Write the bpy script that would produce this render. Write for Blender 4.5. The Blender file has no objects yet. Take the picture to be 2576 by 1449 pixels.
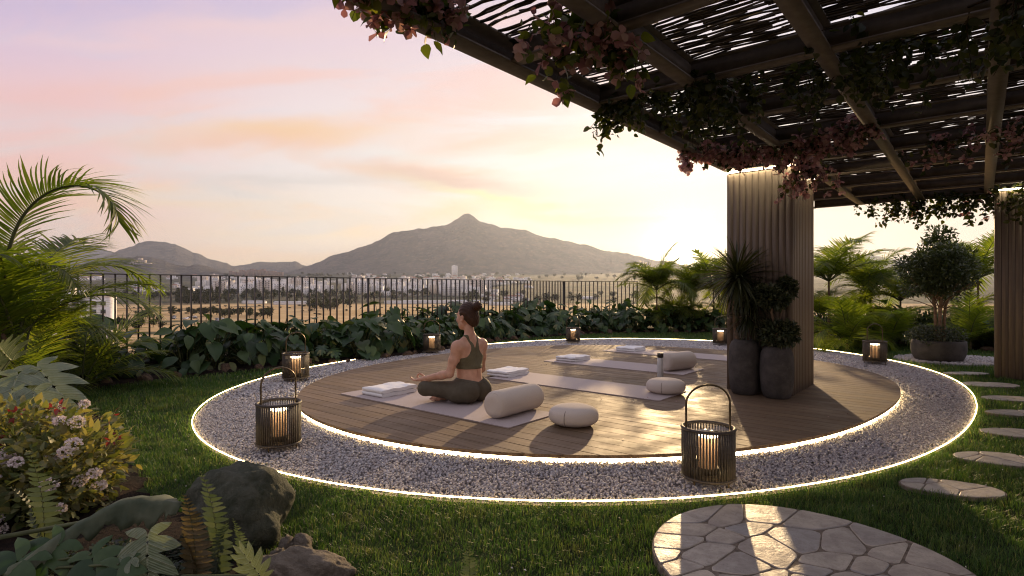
import bpy, math, numpy as np
from mathutils import Vector, Matrix
rng = np.random.default_rng(11)
SC = bpy.context.scene
R = math.radians
# ------------------------------------------------------------------ camera
cam_data = bpy.data.cameras.new('camera')
cam_data.lens = 20.0
cam_data.sensor_width = 36.0
cam_data.clip_start = 0.05
cam_data.clip_end = 40000.0
cam = bpy.data.objects.new('camera', cam_data)
SC.collection.objects.link(cam)
cam.location = (0, 0, 1.0)
cam.rotation_euler = (R(90), 0, 0)
SC.camera = cam
# ------------------------------------------------------------------ render settings
SC.view_settings.view_transform = 'Standard'
SC.view_settings.look = 'None'
SC.view_settings.gamma = 1.0
SC.view_settings.exposure = 0.22
SC.cycles.max_bounces = 7
SC.cycles.diffuse_bounces = 3
SC.cycles.glossy_bounces = 2
SC.cycles.transmission_bounces = 5
SC.cycles.transparent_max_bounces = 6
SC.cycles.volume_bounces = 0
SC.cycles.sample_clamp_indirect = 4.0
SC.cycles.caustics_reflective = False
SC.cycles.caustics_refractive = False
SC.cycles.filter_width = 1.15
SC.cycles.use_denoising = True
try:
    SC.cycles.denoiser = 'OPENIMAGEDENOISE'
except Exception:
    pass
# ------------------------------------------------------------------ sun and sky
SUN_AZ, SUN_EL = R(16.8), R(10.5)
sun_dir = Vector((math.sin(SUN_AZ) * math.cos(SUN_EL), math.cos(SUN_AZ) * math.cos(SUN_EL), math.sin(SUN_EL)))
sl = bpy.data.lights.new('sun', 'SUN')
sl.energy = 5.0
sl.angle = R(0.6)
sl.color = (1.0, 0.69, 0.36)
so = bpy.data.objects.new('sun', sl)
SC.collection.objects.link(so)
so.rotation_euler = sun_dir.to_track_quat('Z', 'Y').to_euler()

class NT:
    """small helper to write node trees"""
    def __init__(s, tree):
        s.t = tree
    def n(s, typ, **kw):
        nd = s.t.nodes.new(typ)
        for k, v in kw.items():
            if k == 'ins':
                for kk, vv in v.items():
                    s.put(nd, kk, vv)
            else:
                setattr(nd, k, v)
        return nd
    def put(s, nd, key, v):
        sock = nd.inputs[key]
        if hasattr(v, 'bl_idname') and hasattr(v, 'outputs'):
            s.t.links.new(v.outputs[0], sock)
        elif hasattr(v, 'is_output'):
            s.t.links.new(v, sock)
        else:
            sock.default_value = v
    def math(s, op, a, b=0.0, c=None, clamp=False):
        nd = s.n('ShaderNodeMath', operation=op, use_clamp=clamp)
        s.put(nd, 0, a); s.put(nd, 1, b)
        if c is not None:
            s.put(nd, 2, c)
        return nd.outputs[0]
    def vec(s, op, a, b=(0, 0, 0)):
        nd = s.n('ShaderNodeVectorMath', operation=op)
        s.put(nd, 0, a); s.put(nd, 1, b)
        return nd.outputs['Value'] if op == 'DOT_PRODUCT' else nd.outputs[0]
    def mix(s, f, a, b, blend='MIX'):
        nd = s.n('ShaderNodeMix', data_type='RGBA', blend_type=blend, clamp_factor=True)
        s.put(nd, 0, f); s.put(nd, 6, a); s.put(nd, 7, b)
        return nd.outputs[2]
    def ramp(s, f, stops, interp='LINEAR'):
        nd = s.n('ShaderNodeValToRGB')
        cr = nd.color_ramp
        cr.interpolation = interp
        while len(cr.elements) < len(stops):
            cr.elements.new(0.5)
        for e, (p, c) in zip(cr.elements, stops):
            e.position = p
            e.color = (c[0], c[1], c[2], 1) if not isinstance(c, (int, float)) else (c, c, c, 1)
        s.put(nd, 0, f)
        return nd.outputs[0]
    def noise(s, vecv, scale, detail=4.0, rough=0.5, distort=0.0):
        nd = s.n('ShaderNodeTexNoise')
        if vecv is not None:
            s.put(nd, 'Vector', vecv)
        nd.inputs['Scale'].default_value = scale
        nd.inputs['Detail'].default_value = detail
        nd.inputs['Roughness'].default_value = rough
        nd.inputs['Distortion'].default_value = distort
        return nd.outputs[0]
    def mapr(s, v, a, b, c=0.0, d=1.0, smooth=True):
        nd = s.n('ShaderNodeMapRange')
        nd.interpolation_type = 'SMOOTHSTEP' if smooth else 'LINEAR'
        s.put(nd, 0, v)
        for i, x in enumerate((a, b, c, d)):
            nd.inputs[1 + i].default_value = x
        return nd.outputs[0]

def rgba(c):
    return (c[0], c[1], c[2], 1.0)

world = bpy.data.worlds.new('World')
SC.world = world
world.use_nodes = True
W = NT(world.node_tree)
world.node_tree.nodes.clear()
wout = W.n('ShaderNodeOutputWorld')
sky = W.n('ShaderNodeTexSky', sky_type='NISHITA', sun_disc=False)
sky.sun_elevation = SUN_EL
sky.sun_rotation = SUN_AZ
sky.altitude = 100
sky.air_density = 1.2
sky.dust_density = 3.0
bg_sky = W.n('ShaderNodeBackground', ins={'Color': sky, 'Strength': 0.06})
tc = W.n('ShaderNodeTexCoord')
dirv = tc.outputs['Generated']
sep = W.n('ShaderNodeSeparateXYZ', ins={0: dirv})
dx, dy, dz = sep.outputs
def lin(r, g, b):
    f = lambda c: (c / 255 / 12.92) if c / 255 <= .04045 else ((c / 255 + .055) / 1.055) ** 2.4
    return (f(r), f(g), f(b))
# direction as slopes to the side (p) and upward (q) in front of the terrace
fy = W.math('MAXIMUM', dy, 0.12)
p_s = W.math('DIVIDE', dx, fy)
q_s = W.math('MAXIMUM', W.math('DIVIDE', dz, fy), 0.0)
qn = W.math('MULTIPLY', q_s, 1.0 / 1.2, clamp=True)
def col_ramp(stops):
    return W.ramp(qn, [(q / 1.2, lin(*c)) for q, c in stops])
left = col_ramp([(0, (224, 190, 168)), (.07, (232, 196, 174)), (.16, (238, 190, 176)), (.26, (238, 196, 190)), (.36, (232, 198, 204)), (.46, (214, 190, 212)), (.60, (186, 172, 206)), (1.2, (206, 200, 218))])
mid = col_ramp([(0, (238, 208, 160)), (.07, (235, 215, 192)), (.15, (234, 226, 220)), (.26, (234, 225, 226)), (.38, (232, 210, 212)), (.50, (222, 198, 210)), (.65, (190, 176, 204)), (1.2, (208, 202, 218))])
right = col_ramp([(0, (222, 194, 144)), (.08, (224, 208, 178)), (.18, (226, 220, 212)), (.30, (225, 222, 226)), (.42, (221, 215, 226)), (.60, (196, 190, 214)), (1.2, (208, 204, 218))])
frt = col_ramp([(0, (214, 188, 166)), (.06, (226, 202, 182)), (.14, (238, 220, 204)), (.30, (238, 230, 226)), (.42, (230, 226, 234)), (.60, (190, 188, 212)), (1.2, (208, 204, 218))])
base = W.mix(W.mapr(p_s, -.85, -.30), left, mid)
base = W.mix(W.mapr(p_s, -.30, .22), base, right)
base = W.mix(W.mapr(p_s, .38, .72), base, frt)
# soft streaky clouds
wv = W.n('ShaderNodeCombineXYZ', ins={0: W.math('MULTIPLY', p_s, 2.2), 1: W.math('ADD', W.math('MULTIPLY', q_s, 9.0), W.math('MULTIPLY', p_s, -.6)), 2: 1.7})
nA = W.noise(wv.outputs[0], 1.0, 5.0, .55, .5)
nB = W.noise(W.vec('ADD', wv.outputs[0], (7.3, 3.1, 4.0)), 1.5, 5.0, .55, .4)
nC = W.noise(W.vec('ADD', wv.outputs[0], (2.3, 13.1, 9.0)), .8, 4.0, .5, .3)
pink = W.ramp(qn, [(0, lin(236, 200, 150)), (.10, lin(240, 204, 160)), (.20, lin(242, 196, 172)), (.36, lin(240, 200, 196)), (1, lin(140, 130, 150))])
cool = W.ramp(qn, [(0, lin(206, 184, 176)), (.12, lin(222, 222, 218)), (.25, lin(216, 214, 220)), (.42, lin(196, 184, 216)), (1, lin(110, 112, 142))])
rightfade = W.mapr(p_s, -.1, .5, 1.0, .25)
c1 = W.mix(W.math('MULTIPLY', W.math('MULTIPLY', W.mapr(nA, .46, .66), .75), rightfade), base, pink)
c2 = W.mix(W.math('MULTIPLY', W.math('MULTIPLY', W.mapr(nB, .48, .68), .55), rightfade), c1, cool)
def streak(col, p0, q0, wp, wq, tilt, amt, c):
    """one long soft cloud: centre (p0, q0), half sizes, slope"""
    a_ = W.math('DIVIDE', W.math('SUBTRACT', p_s, p0), wp)
    qq = W.math('SUBTRACT', W.math('SUBTRACT', q_s, q0), W.math('MULTIPLY', W.math('SUBTRACT', p_s, p0), tilt))
    qq = W.math('ADD', qq, W.math('MULTIPLY', W.math('SUBTRACT', nB, .5), .10))
    b_ = W.math('DIVIDE', qq, wq)
    r2 = W.math('ADD', W.math('MULTIPLY', a_, a_), W.math('MULTIPLY', b_, b_))
    f = W.math('POWER', 2.718, W.math('MULTIPLY', r2, -1.0))
    f = W.math('MULTIPLY', W.math('MULTIPLY', f, W.mapr(nC, .25, .6, .35, 1.0)), amt, clamp=True)
    return W.mix(f, col, rgba(lin(*c)))
for st_ in ((-.42, .270, .22, .024, -.02, 1.1, (240, 200, 160)), (-.50, .255, .26, .016, -.04, .55, (238, 190, 170)), (-.80, .335, .22, .03, .0, .5, (240, 188, 178)), (-.62, .165, .30, .022, -.02, .5, (242, 204, 160)),
            (-.12, .190, .16, .018, -.14, 1.1, (214, 178, 164)), (-.02, .152, .16, .011, -.22, .85, (238, 224, 160)), (.12, .128, .17, .010, -.06, .85, (238, 232, 160)), (-.06, .228, .22, .014, -.02, .9, (222, 230, 228)),
            (-.36, .19, .24, .013, -.04, .8, (210, 202, 198)), (-.48, .46, .30, .022, -.04, .5, (240, 206, 202)), (-.30, .42, .3, .02, .02, .4, (226, 204, 218)), (-.20, .10, .35, .012, .0, .5, (244, 214, 160)),
            (-.75, .44, .22, .018, -.05, .55, (238, 204, 206)), (-.86, .50, .2, .03, 0, .5, (196, 182, 214)), (.62, .14, .18, .014, -.03, .6, (216, 196, 188)), (-.40, .06, .3, .012, 0, .4, (236, 190, 160))):
    c2 = streak(c2, *st_)
back = W.mapr(dy, -.25, .40, 0.0, 1.0)
bcol = W.ramp(W.math('MAXIMUM', dz, 0.0), [(0, (.66, .52, .50)), (.25, (.56, .47, .52)), (.6, (.42, .40, .48)), (1, (.40, .40, .48))])
dimf = W.mapr(q_s, .5, .95, .80, 1.0)
c2 = W.mix(1.0, c2, W.n('ShaderNodeCombineXYZ', ins={0: dimf, 1: dimf, 2: dimf}).outputs[0], 'MULTIPLY')
c4 = W.mix(back, bcol, c2)
ground = W.mapr(dz, -0.10, 0.0)
c5 = W.mix(ground, (.10, .08, .06, 1), c4)
GEL = R(3.0)
gv = (math.sin(SUN_AZ) * math.cos(GEL), math.cos(SUN_AZ) * math.cos(GEL), math.sin(GEL))
gd = W.math('MAXIMUM', W.vec('DOT_PRODUCT', dirv, gv), 0.0)
def lobe(power, col):
    f = W.math('MULTIPLY', W.math('POWER', gd, power), ground)
    return W.mix(1.0, W.n('ShaderNodeCombineXYZ', ins={0: f, 1: f, 2: f}).outputs[0], rgba(col), 'MULTIPLY')
glow = W.mix(1.0, lobe(40.0, (.045, .038, .014)), lobe(230.0, (.30, .26, .13)), 'ADD')
glow = W.mix(1.0, glow, lobe(1100.0, (1.9, 1.65, 1.0)), 'ADD')
glow = W.mix(1.0, glow, lobe(9000.0, (12.0, 10.0, 6.5)), 'ADD')
c6 = W.mix(1.0, c5, glow, 'ADD')
bg = W.n('ShaderNodeBackground', ins={'Color': c6, 'Strength': 1.22})
add = W.n('ShaderNodeMixShader', ins={0: .9})
W.put(add, 1, bg_sky); W.put(add, 2, bg)
W.put(wout, 'Surface', add)

# ------------------------------------------------------------------ helpers
K = 1.3587 / 1944.0
def G(px, py, z=0.0):
    """ground point under a spot of the 2576 px wide view"""
    Y = (1 - z) / ((py - 724.6) * K)
    return np.array(((px - 1288) * K * Y, Y, z))
def A(px, py, Y):
    return np.array(((px - 1288) * K * Y, Y, 1 - (py - 724.6) * K * Y))
def nrm(v):
    v = np.asarray(v, float)
    return v / np.maximum(np.linalg.norm(v, axis=-1, keepdims=True), 1e-9)

class MB:
    def __init__(s):
        s.v = []; s.f = {3: [], 4: []}; s.m = {3: [], 4: []}; s.n = 0
    def add(s, V, F, mat=0):
        V = np.asarray(V, float).reshape(-1, 3); F = np.asarray(F, int)
        if len(F) == 0:
            return s
        s.v.append(V); k = F.shape[1]
        s.f[k].append(F + s.n)
        s.m[k].append(np.full(len(F), mat) if np.isscalar(mat) else np.asarray(mat))
        s.n += len(V)
        return s
    def box(s, lo, hi, mat=0, M=None):
        lo = np.asarray(lo, float); hi = np.asarray(hi, float)
        V = np.array([[x, y, z] for z in (lo[2], hi[2]) for y in (lo[1], hi[1]) for x in (lo[0], hi[0])])
        if M is not None:
            V = V @ np.asarray(M)[:3, :3].T + np.asarray(M)[:3, 3]
        return s.add(V, BOXF, mat)
    def obox(s, p, ax, lo, hi, mat=0):
        """box in a frame: origin p, axes ax (3x3 rows)"""
        lo = np.asarray(lo, float); hi = np.asarray(hi, float)
        L = np.array([[x, y, z] for z in (lo[2], hi[2]) for y in (lo[1], hi[1]) for x in (lo[0], hi[0])])
        return s.add(np.asarray(p) + L @ np.asarray(ax), BOXF, mat)
    def tube(s, pts, rad, n=8, mat=0, closed=False, caps=True, up=(0, 0, 1)):
        P = np.asarray(pts, float); k = len(P)
        rad = np.full(k, rad) if np.isscalar(rad) else np.asarray(rad, float)
        T = np.zeros_like(P)
        if closed:
            T = np.roll(P, -1, 0) - np.roll(P, 1, 0)
        else:
            T[1:-1] = P[2:] - P[:-2]; T[0] = P[1] - P[0]; T[-1] = P[-1] - P[-2]
        T = nrm(T)
        U = np.cross(T, np.asarray(up, float)); bad = np.linalg.norm(U, axis=1) < 1e-3
        U[bad] = np.cross(T[bad], (1.0, 0.2, 0.0)); U = nrm(U)
        for i in range(1, k):
            u = U[i - 1] - T[i] * (U[i - 1] @ T[i])
            if np.linalg.norm(u) > 1e-4:
                U[i] = u / np.linalg.norm(u)
        Wv = np.cross(T, U)
        a = np.linspace(0, 2 * np.pi, n, endpoint=False)
        V = P[:, None] + rad[:, None, None] * (np.cos(a)[None, :, None] * U[:, None] + np.sin(a)[None, :, None] * Wv[:, None])
        F = []
        kk = k if closed else k - 1
        for i in range(kk):
            j = (i + 1) % k
            for q in range(n):
                F.append((i * n + q, i * n + (q + 1) % n, j * n + (q + 1) % n, j * n + q))
        s.add(V, F, mat)
        if caps and not closed:
            for i, o in ((0, -1), (k - 1, 1)):
                c = np.vstack([V[i], P[i][None]])
                s.add(c, [(q, (q + 1) % n, n) if o > 0 else ((q + 1) % n, q, n) for q in range(n)], mat)
        return s
    def lathe(s, prof, n=32, mat=0, c=(0, 0, 0)):
        prof = np.asarray(prof, float); k = len(prof)
        a = np.linspace(0, 2 * np.pi, n, endpoint=False)
        V = np.stack([np.outer(prof[:, 0], np.cos(a)), np.outer(prof[:, 0], np.sin(a)), np.repeat(prof[:, 1][:, None], n, 1)], -1) + np.asarray(c)
        F = [(i * n + q, i * n + (q + 1) % n, (i + 1) * n + (q + 1) % n, (i + 1) * n + q) for i in range(k - 1) for q in range(n)]
        return s.add(V, F, mat)
    def prism(s, poly, z0, z1, mat=0):
        """vertical prism over a polygon, top as a fan from its centre"""
        P = np.asarray(poly, float)[:, :2]; k = len(P); c = P.mean(0)
        V = np.vstack([np.c_[P, np.full(k, z0)], np.c_[P, np.full(k, z1)], [[c[0], c[1], z1]]])
        s.add(V, [(q, (q + 1) % k, k + (q + 1) % k, k + q) for q in range(k)], mat)
        s.add(V, [(k + q, k + (q + 1) % k, 2 * k) for q in range(k)], mat)
        return s
    def scatter(s, T, F, Rm, sc, P, mat=0):
        """copies of template T (m,3) with rotation rows Rm (n,3,3), scale sc (n) or (n,3), at P"""
        T = np.asarray(T, float); n = len(P); m = len(T)
        sc = np.asarray(sc, float)
        if sc.ndim == 1:
            sc = np.repeat(sc[:, None], 3, 1)
        V = np.einsum('nmi,nij->nmj', T[None] * sc[:, None, :], Rm) + np.asarray(P)[:, None]
        F = np.asarray(F)
        FF = (F[None] + (np.arange(n) * m)[:, None, None]).reshape(-1, F.shape[1])
        if np.isscalar(mat):
            return s.add(V, FF, mat)
        return s.add(V, FF, np.repeat(np.asarray(mat), len(F)))
    def mesh(s, name, mats, smooth=False):
        me = bpy.data.meshes.new(name)
        V = np.vstack(s.v) if s.v else np.zeros((0, 3))
        f3 = np.vstack(s.f[3]) if s.f[3] else np.zeros((0, 3), int)
        f4 = np.vstack(s.f[4]) if s.f[4] else np.zeros((0, 4), int)
        mi = np.concatenate([x for k in (3, 4) for x in s.m[k]]) if (s.m[3] or s.m[4]) else np.zeros(0)
        me.vertices.add(len(V)); me.vertices.foreach_set('co', V.astype(np.float32).ravel())
        nl = len(f3) * 3 + len(f4) * 4
        me.loops.add(nl)
        me.loops.foreach_set('vertex_index', np.concatenate([f3.ravel(), f4.ravel()]).astype(np.int32))
        me.polygons.add(len(f3) + len(f4))
        st = np.concatenate([np.arange(len(f3)) * 3, len(f3) * 3 + np.arange(len(f4)) * 4])
        me.polygons.foreach_set('loop_start', st.astype(np.int32))
        if not isinstance(mats, (list, tuple)):
            mats = [mats]
        for m in mats:
            me.materials.append(m)
        me.polygons.foreach_set('material_index', mi.astype(np.int32))
        me.update(calc_edges=True)
        if smooth:
            me.polygons.foreach_set('use_smooth', np.ones(len(me.polygons), bool))
        return me
    def obj(s, name, mats, parent=None, smooth=False, loc=None):
        return link(name, s.mesh(name, mats, smooth), parent, loc)
BOXF = np.array([(0, 2, 3, 1), (4, 5, 7, 6), (0, 1, 5, 4), (2, 6, 7, 3), (0, 4, 6, 2), (1, 3, 7, 5)])

def link(name, data, parent=None, loc=None, rot=None):
    o = bpy.data.objects.new(name, data)
    SC.collection.objects.link(o)
    if parent is not None:
        o.parent = parent
    if loc is not None:
        o.location = tuple(loc)
    if rot is not None:
        o.rotation_euler = tuple(rot)
    return o
def tag(o, label=None, cat=None, group=None, kind=None):
    for k, v in (('label', label), ('category', cat), ('group', group), ('kind', kind)):
        if v:
            o[k] = v
    return o
def thing(name, label, cat, loc=(0, 0, 0), rotz=0.0, group=None):
    o = link(name, None, None, loc, (0, 0, rotz))
    o.empty_display_size = 0.1
    return tag(o, label, cat, group)
def dup(o, loc=None, rotz=None, scale=None, label=None, group=None, parent=None):
    c = o.copy()
    SC.collection.objects.link(c)
    if parent is not None:
        c.parent = parent
    if loc is not None:
        c.location = tuple(loc)
    if rotz is not None:
        c.rotation_euler = (0, 0, rotz)
    if scale is not None:
        c.scale = (scale,) * 3 if np.isscalar(scale) else tuple(scale)
    if label:
        c['label'] = label
    if group:
        c['group'] = group
    for ch in list(o.children):
        dup(ch, parent=c)
    return c
def bevel(o, w, seg=2, ang=35):
    m = o.modifiers.new('bevel', 'BEVEL')
    m.width = w; m.segments = seg; m.limit_method = 'ANGLE'; m.angle_limit = R(ang)
    return o

# ------------------------------------------------------------------ materials
def new_mat(name):
    m = bpy.data.materials.new(name)
    m.use_nodes = True
    m.node_tree.nodes.clear()
    return m, NT(m.node_tree)
def finish(N, shader):
    o = N.n('ShaderNodeOutputMaterial')
    N.put(o, 'Surface', shader)
def princ(N, col, rough=0.6, spec=0.4, metal=0.0, normal=None):
    p = N.n('ShaderNodeBsdfPrincipled')
    N.put(p, 'Base Color', rgba(col) if isinstance(col, tuple) and len(col) == 3 else col)
    N.put(p, 'Roughness', rough); N.put(p, 'Specular IOR Level', spec); N.put(p, 'Metallic', metal)
    if normal is not None:
        N.put(p, 'Normal', normal)
    return p
def bump(N, h, strength=0.3, dist=0.01):
    b = N.n('ShaderNodeBump')
    b.inputs['Strength'].default_value = strength
    b.inputs['Distance'].default_value = dist
    N.put(b, 'Height', h)
    return b.outputs[0]
def plain(name, col, rough=0.6, spec=0.4, metal=0.0, var=0.25, scale=12.0, bstr=0.0, bscale=60.0, bdist=0.004):
    m, N = new_mat(name)
    t = N.n('ShaderNodeTexCoord').outputs['Object']
    n = N.noise(t, scale, 5, 0.6)
    c = N.mix(N.mapr(n, 0.3, 0.7), rgba([x * (1 - var) for x in col]), rgba([min(1, x * (1 + var)) for x in col]))
    nm = bump(N, N.noise(t, bscale, 5, 0.65), bstr, bdist) if bstr > 0 else None
    finish(N, princ(N, c, rough, spec, metal, nm))
    return m
def leafy(name, cols, trans=0.35, rough=0.45, spec=0.35, tint=(1.0, 1.0, 0.5), bstr=0.0, tmul=1.6):
    """leaf material: colour varies from leaf to leaf, light shines through"""
    m, N = new_mat(name)
    g = N.n('ShaderNodeNewGeometry')
    k = len(cols)
    c = N.ramp(g.outputs['Random Per Island'], [(i / max(1, k - 1), q) for i, q in enumerate(cols)])
    t = N.n('ShaderNodeTexCoord').outputs['Object']
    c = N.mix(N.mapr(N.noise(t, 9.0, 3), 0.35, 0.7, 0.0, 0.35), c, N.mix(1.0, c, (.55, .6, .5, 1), 'MULTIPLY'))
    p = princ(N, c, rough, spec)
    tr = N.n('ShaderNodeBsdfTranslucent')
    N.put(tr, 'Color', N.mix(1.0, c, rgba([x * tmul for x in tint]), 'MULTIPLY'))
    mx = N.n('ShaderNodeMixShader', ins={0: trans})
    N.put(mx, 1, p); N.put(mx, 2, tr)
    finish(N, mx)
    return m
def emis(name, col, strength):
    m, N = new_mat(name)
    finish(N, N.n('ShaderNodeEmission', ins={'Color': rgba(col), 'Strength': strength}))
    return m

def wood_mat(name, c1, c2, ax, rough=0.5, spec=0.4, groove=0.0, gp=0.012):
    """boards running along the ground direction ax; colour differs from board to board"""
    m, N = new_mat(name)
    t = N.n('ShaderNodeTexCoord').outputs['Object']
    g = N.n('ShaderNodeNewGeometry')
    u = N.vec('DOT_PRODUCT', t, (ax[0], ax[1], 0.0))
    v = N.vec('DOT_PRODUCT', t, (-ax[1], ax[0], 0.0))
    sp = N.n('ShaderNodeSeparateXYZ', ins={0: t})
    cv = N.n('ShaderNodeCombineXYZ', ins={0: N.math('MULTIPLY', u, 1.5), 1: N.math('MULTIPLY', v, 70.0), 2: N.math('MULTIPLY', g.outputs['Random Per Island'], 60.0)})
    n = N.noise(cv.outputs[0], 1.0, 5, 0.6)
    c = N.mix(N.mapr(n, 0.3, 0.72), rgba(c1), rgba(c2))
    r = N.mapr(g.outputs['Random Per Island'], 0, 1, 0.80, 1.14, False)
    c = N.mix(1.0, c, N.n('ShaderNodeCombineXYZ', ins={0: r, 1: r, 2: r}).outputs[0], 'MULTIPLY')
    big = N.mapr(N.noise(t, 1.3, 4), 0.3, 0.75, 0.82, 1.08)
    c = N.mix(1.0, c, N.n('ShaderNodeCombineXYZ', ins={0: big, 1: big, 2: big}).outputs[0], 'MULTIPLY')
    h = n
    if groove:
        h = N.math('ADD', N.math('MULTIPLY', n, 0.5), N.math('MULTIPLY', N.math('SINE', N.math('MULTIPLY', v, 2 * math.pi / gp)), groove))
    ro = N.mapr(N.noise(t, 5.0, 4), 0.3, 0.7, rough - 0.08, rough + 0.1)
    finish(N, princ(N, c, ro, spec, 0.0, bump(N, h, 0.25, 0.003)))
    return m

# garden directions: E1 away to the right (pergola depth), E2 to the right and nearer (boards, mats)
E1 = np.array((0.6357, 0.7719, 0.0))
E2 = np.array((0.7719, -0.6357, 0.0))
UP = np.array((0.0, 0.0, 1.0))

OC, OF = np.array((1.144, 7.02)), [4.1587, .1229, .1705, -.1532, .6051, -.042, .0004, .0011, -.0164]
IC, IF = np.array((1.10, 6.75)), [3.1788, -.0239, -.047, -.0549, .289, .0486, -.0216, .0256, .0102]
def ring(c, f, th, off=0.0):
    r = np.full_like(th, f[0])
    for k in range(1, 5):
        r = r + f[2 * k - 1] * np.cos(k * th) + f[2 * k] * np.sin(k * th)
    return np.stack([c[0] + (r + off) * np.cos(th), c[1] + (r + off) * np.sin(th)], -1)
def in_ring(P, c, f, off=0.0):
    d = P - c
    th = np.arctan2(d[:, 1], d[:, 0])
    q = ring(c, f, th, off) - c
    return np.hypot(d[:, 0], d[:, 1]) < np.hypot(q[:, 0], q[:, 1])
def in_poly(P, poly):
    x, y = P[:, 0], P[:, 1]
    poly = np.asarray(poly)[:, :2]
    inside = np.zeros(len(P), bool)
    j = len(poly) - 1
    for i in range(len(poly)):
        xi, yi = poly[i]; xj, yj = poly[j]
        if yi != yj:
            c = ((yi > y) != (yj > y)) & (x < (xj - xi) * (y - yi) / (yj - yi) + xi)
            inside ^= c
        j = i
    return inside
def smooth_poly(pts, n=10):
    """closed Catmull-Rom curve through 2-D points"""
    P = np.asarray(pts, float)[:, :2]
    k = len(P); out = []
    for i in range(k):
        p0, p1, p2, p3 = P[i - 1], P[i], P[(i + 1) % k], P[(i + 2) % k]
        for t in np.linspace(0, 1, n, endpoint=False):
            out.append(0.5 * (2 * p1 + (p2 - p0) * t + (2 * p0 - 5 * p1 + 4 * p2 - p3) * t * t + (3 * p1 - p0 - 3 * p2 + p3) * t ** 3))
    return np.array(out)
# ================================================================== far country
def vnoise(x, y, seed=0):
    xi = np.floor(x).astype(int); yi = np.floor(y).astype(int)
    fx = x - xi; fy = y - yi
    fx = fx * fx * (3 - 2 * fx); fy = fy * fy * (3 - 2 * fy)
    def h(a, b):
        n = (a * 374761393 + b * 668265263 + seed * 144269) & 0x7fffffff
        n = ((n ^ (n >> 13)) * 1274126177) & 0x7fffffff
        return ((n ^ (n >> 16)) & 0xffff) / 65535.0
    return (h(xi, yi) * (1 - fx) + h(xi + 1, yi) * fx) * (1 - fy) + (h(xi, yi + 1) * (1 - fx) + h(xi + 1, yi + 1) * fx) * fy
def fbm(x, y, o=5, seed=0, gain=0.5):
    t = 0; a = 1.0; s = 0
    for i in range(o):
        t = t + a * vnoise(x, y, seed + i); s += a
        x = x * 2.03 + 5.1; y = y * 2.03 + 1.7; a *= gain
    return t / s
def H(X, Y):
    X = np.asarray(X, float); Y = np.asarray(Y, float)
    rise = np.clip((Y - 1000) / 3000, 0, 1.6)
    return -28 + 100 * rise ** 1.2 + (fbm(X / 420, Y / 420, 4, 3) - 0.5) * 34 * np.clip(rise * 2.2, 0, 1) + (fbm(X / 60, Y / 60, 3, 9) - .5) * 2.0 * np.clip(Y / 300 - .5, 0, 1)
ys = np.concatenate([np.linspace(-400, 200, 12), np.geomspace(230, 12650, 150)])
us = np.linspace(-1.6, 1.6, 260)
YY, UU = np.meshgrid(ys, us, indexing='ij')
XX = np.clip(UU * np.maximum(YY, 500), -13700, 13700)
ZZ = H(XX, YY)
def grid_faces(a, b):
    i = np.arange(a * b).reshape(a, b)
    return np.stack([i[:-1, :-1], i[:-1, 1:], i[1:, 1:], i[1:, :-1]], -1).reshape(-1, 4)

m, N = new_mat('dry field and scrub')
t = N.n('ShaderNodeTexCoord').outputs['Object']
sp = N.n('ShaderNodeSeparateXYZ', ins={0: t})
st = N.vec('MULTIPLY', t, (0.35, 1.0, 1.0))
straw = N.mix(N.mapr(N.noise(st, 0.016, 6, .6), .38, .66), (.44, .29, .13, 1), (.58, .42, .22, 1))
scrub = N.mix(N.mapr(N.noise(t, .05, 5, .6), .35, .7), (.05, .055, .03, 1), (.12, .10, .05, 1))
f1 = N.mix(N.mapr(N.noise(st, 0.011, 5, .62, .4), .56, .62), straw, scrub)
far_c = N.mix(N.mapr(N.noise(t, .012, 6, .65), .45, .6), (.036, .042, .024, 1), (.095, .085, .052, 1))
c = N.mix(N.mapr(sp.outputs[1], 980.0, 1080.0), f1, far_c)
finish(N, princ(N, c, .95, .1, 0, bump(N, N.noise(t, .4, 4), .5, .5)))
M_FIELD = m
tag(MB().add(np.stack([XX, YY, ZZ], -1), grid_faces(len(ys), len(us))).obj('terrain', M_FIELD, smooth=True), 'dry straw coloured field rising to a wooded plain', None, None, 'structure')

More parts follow.
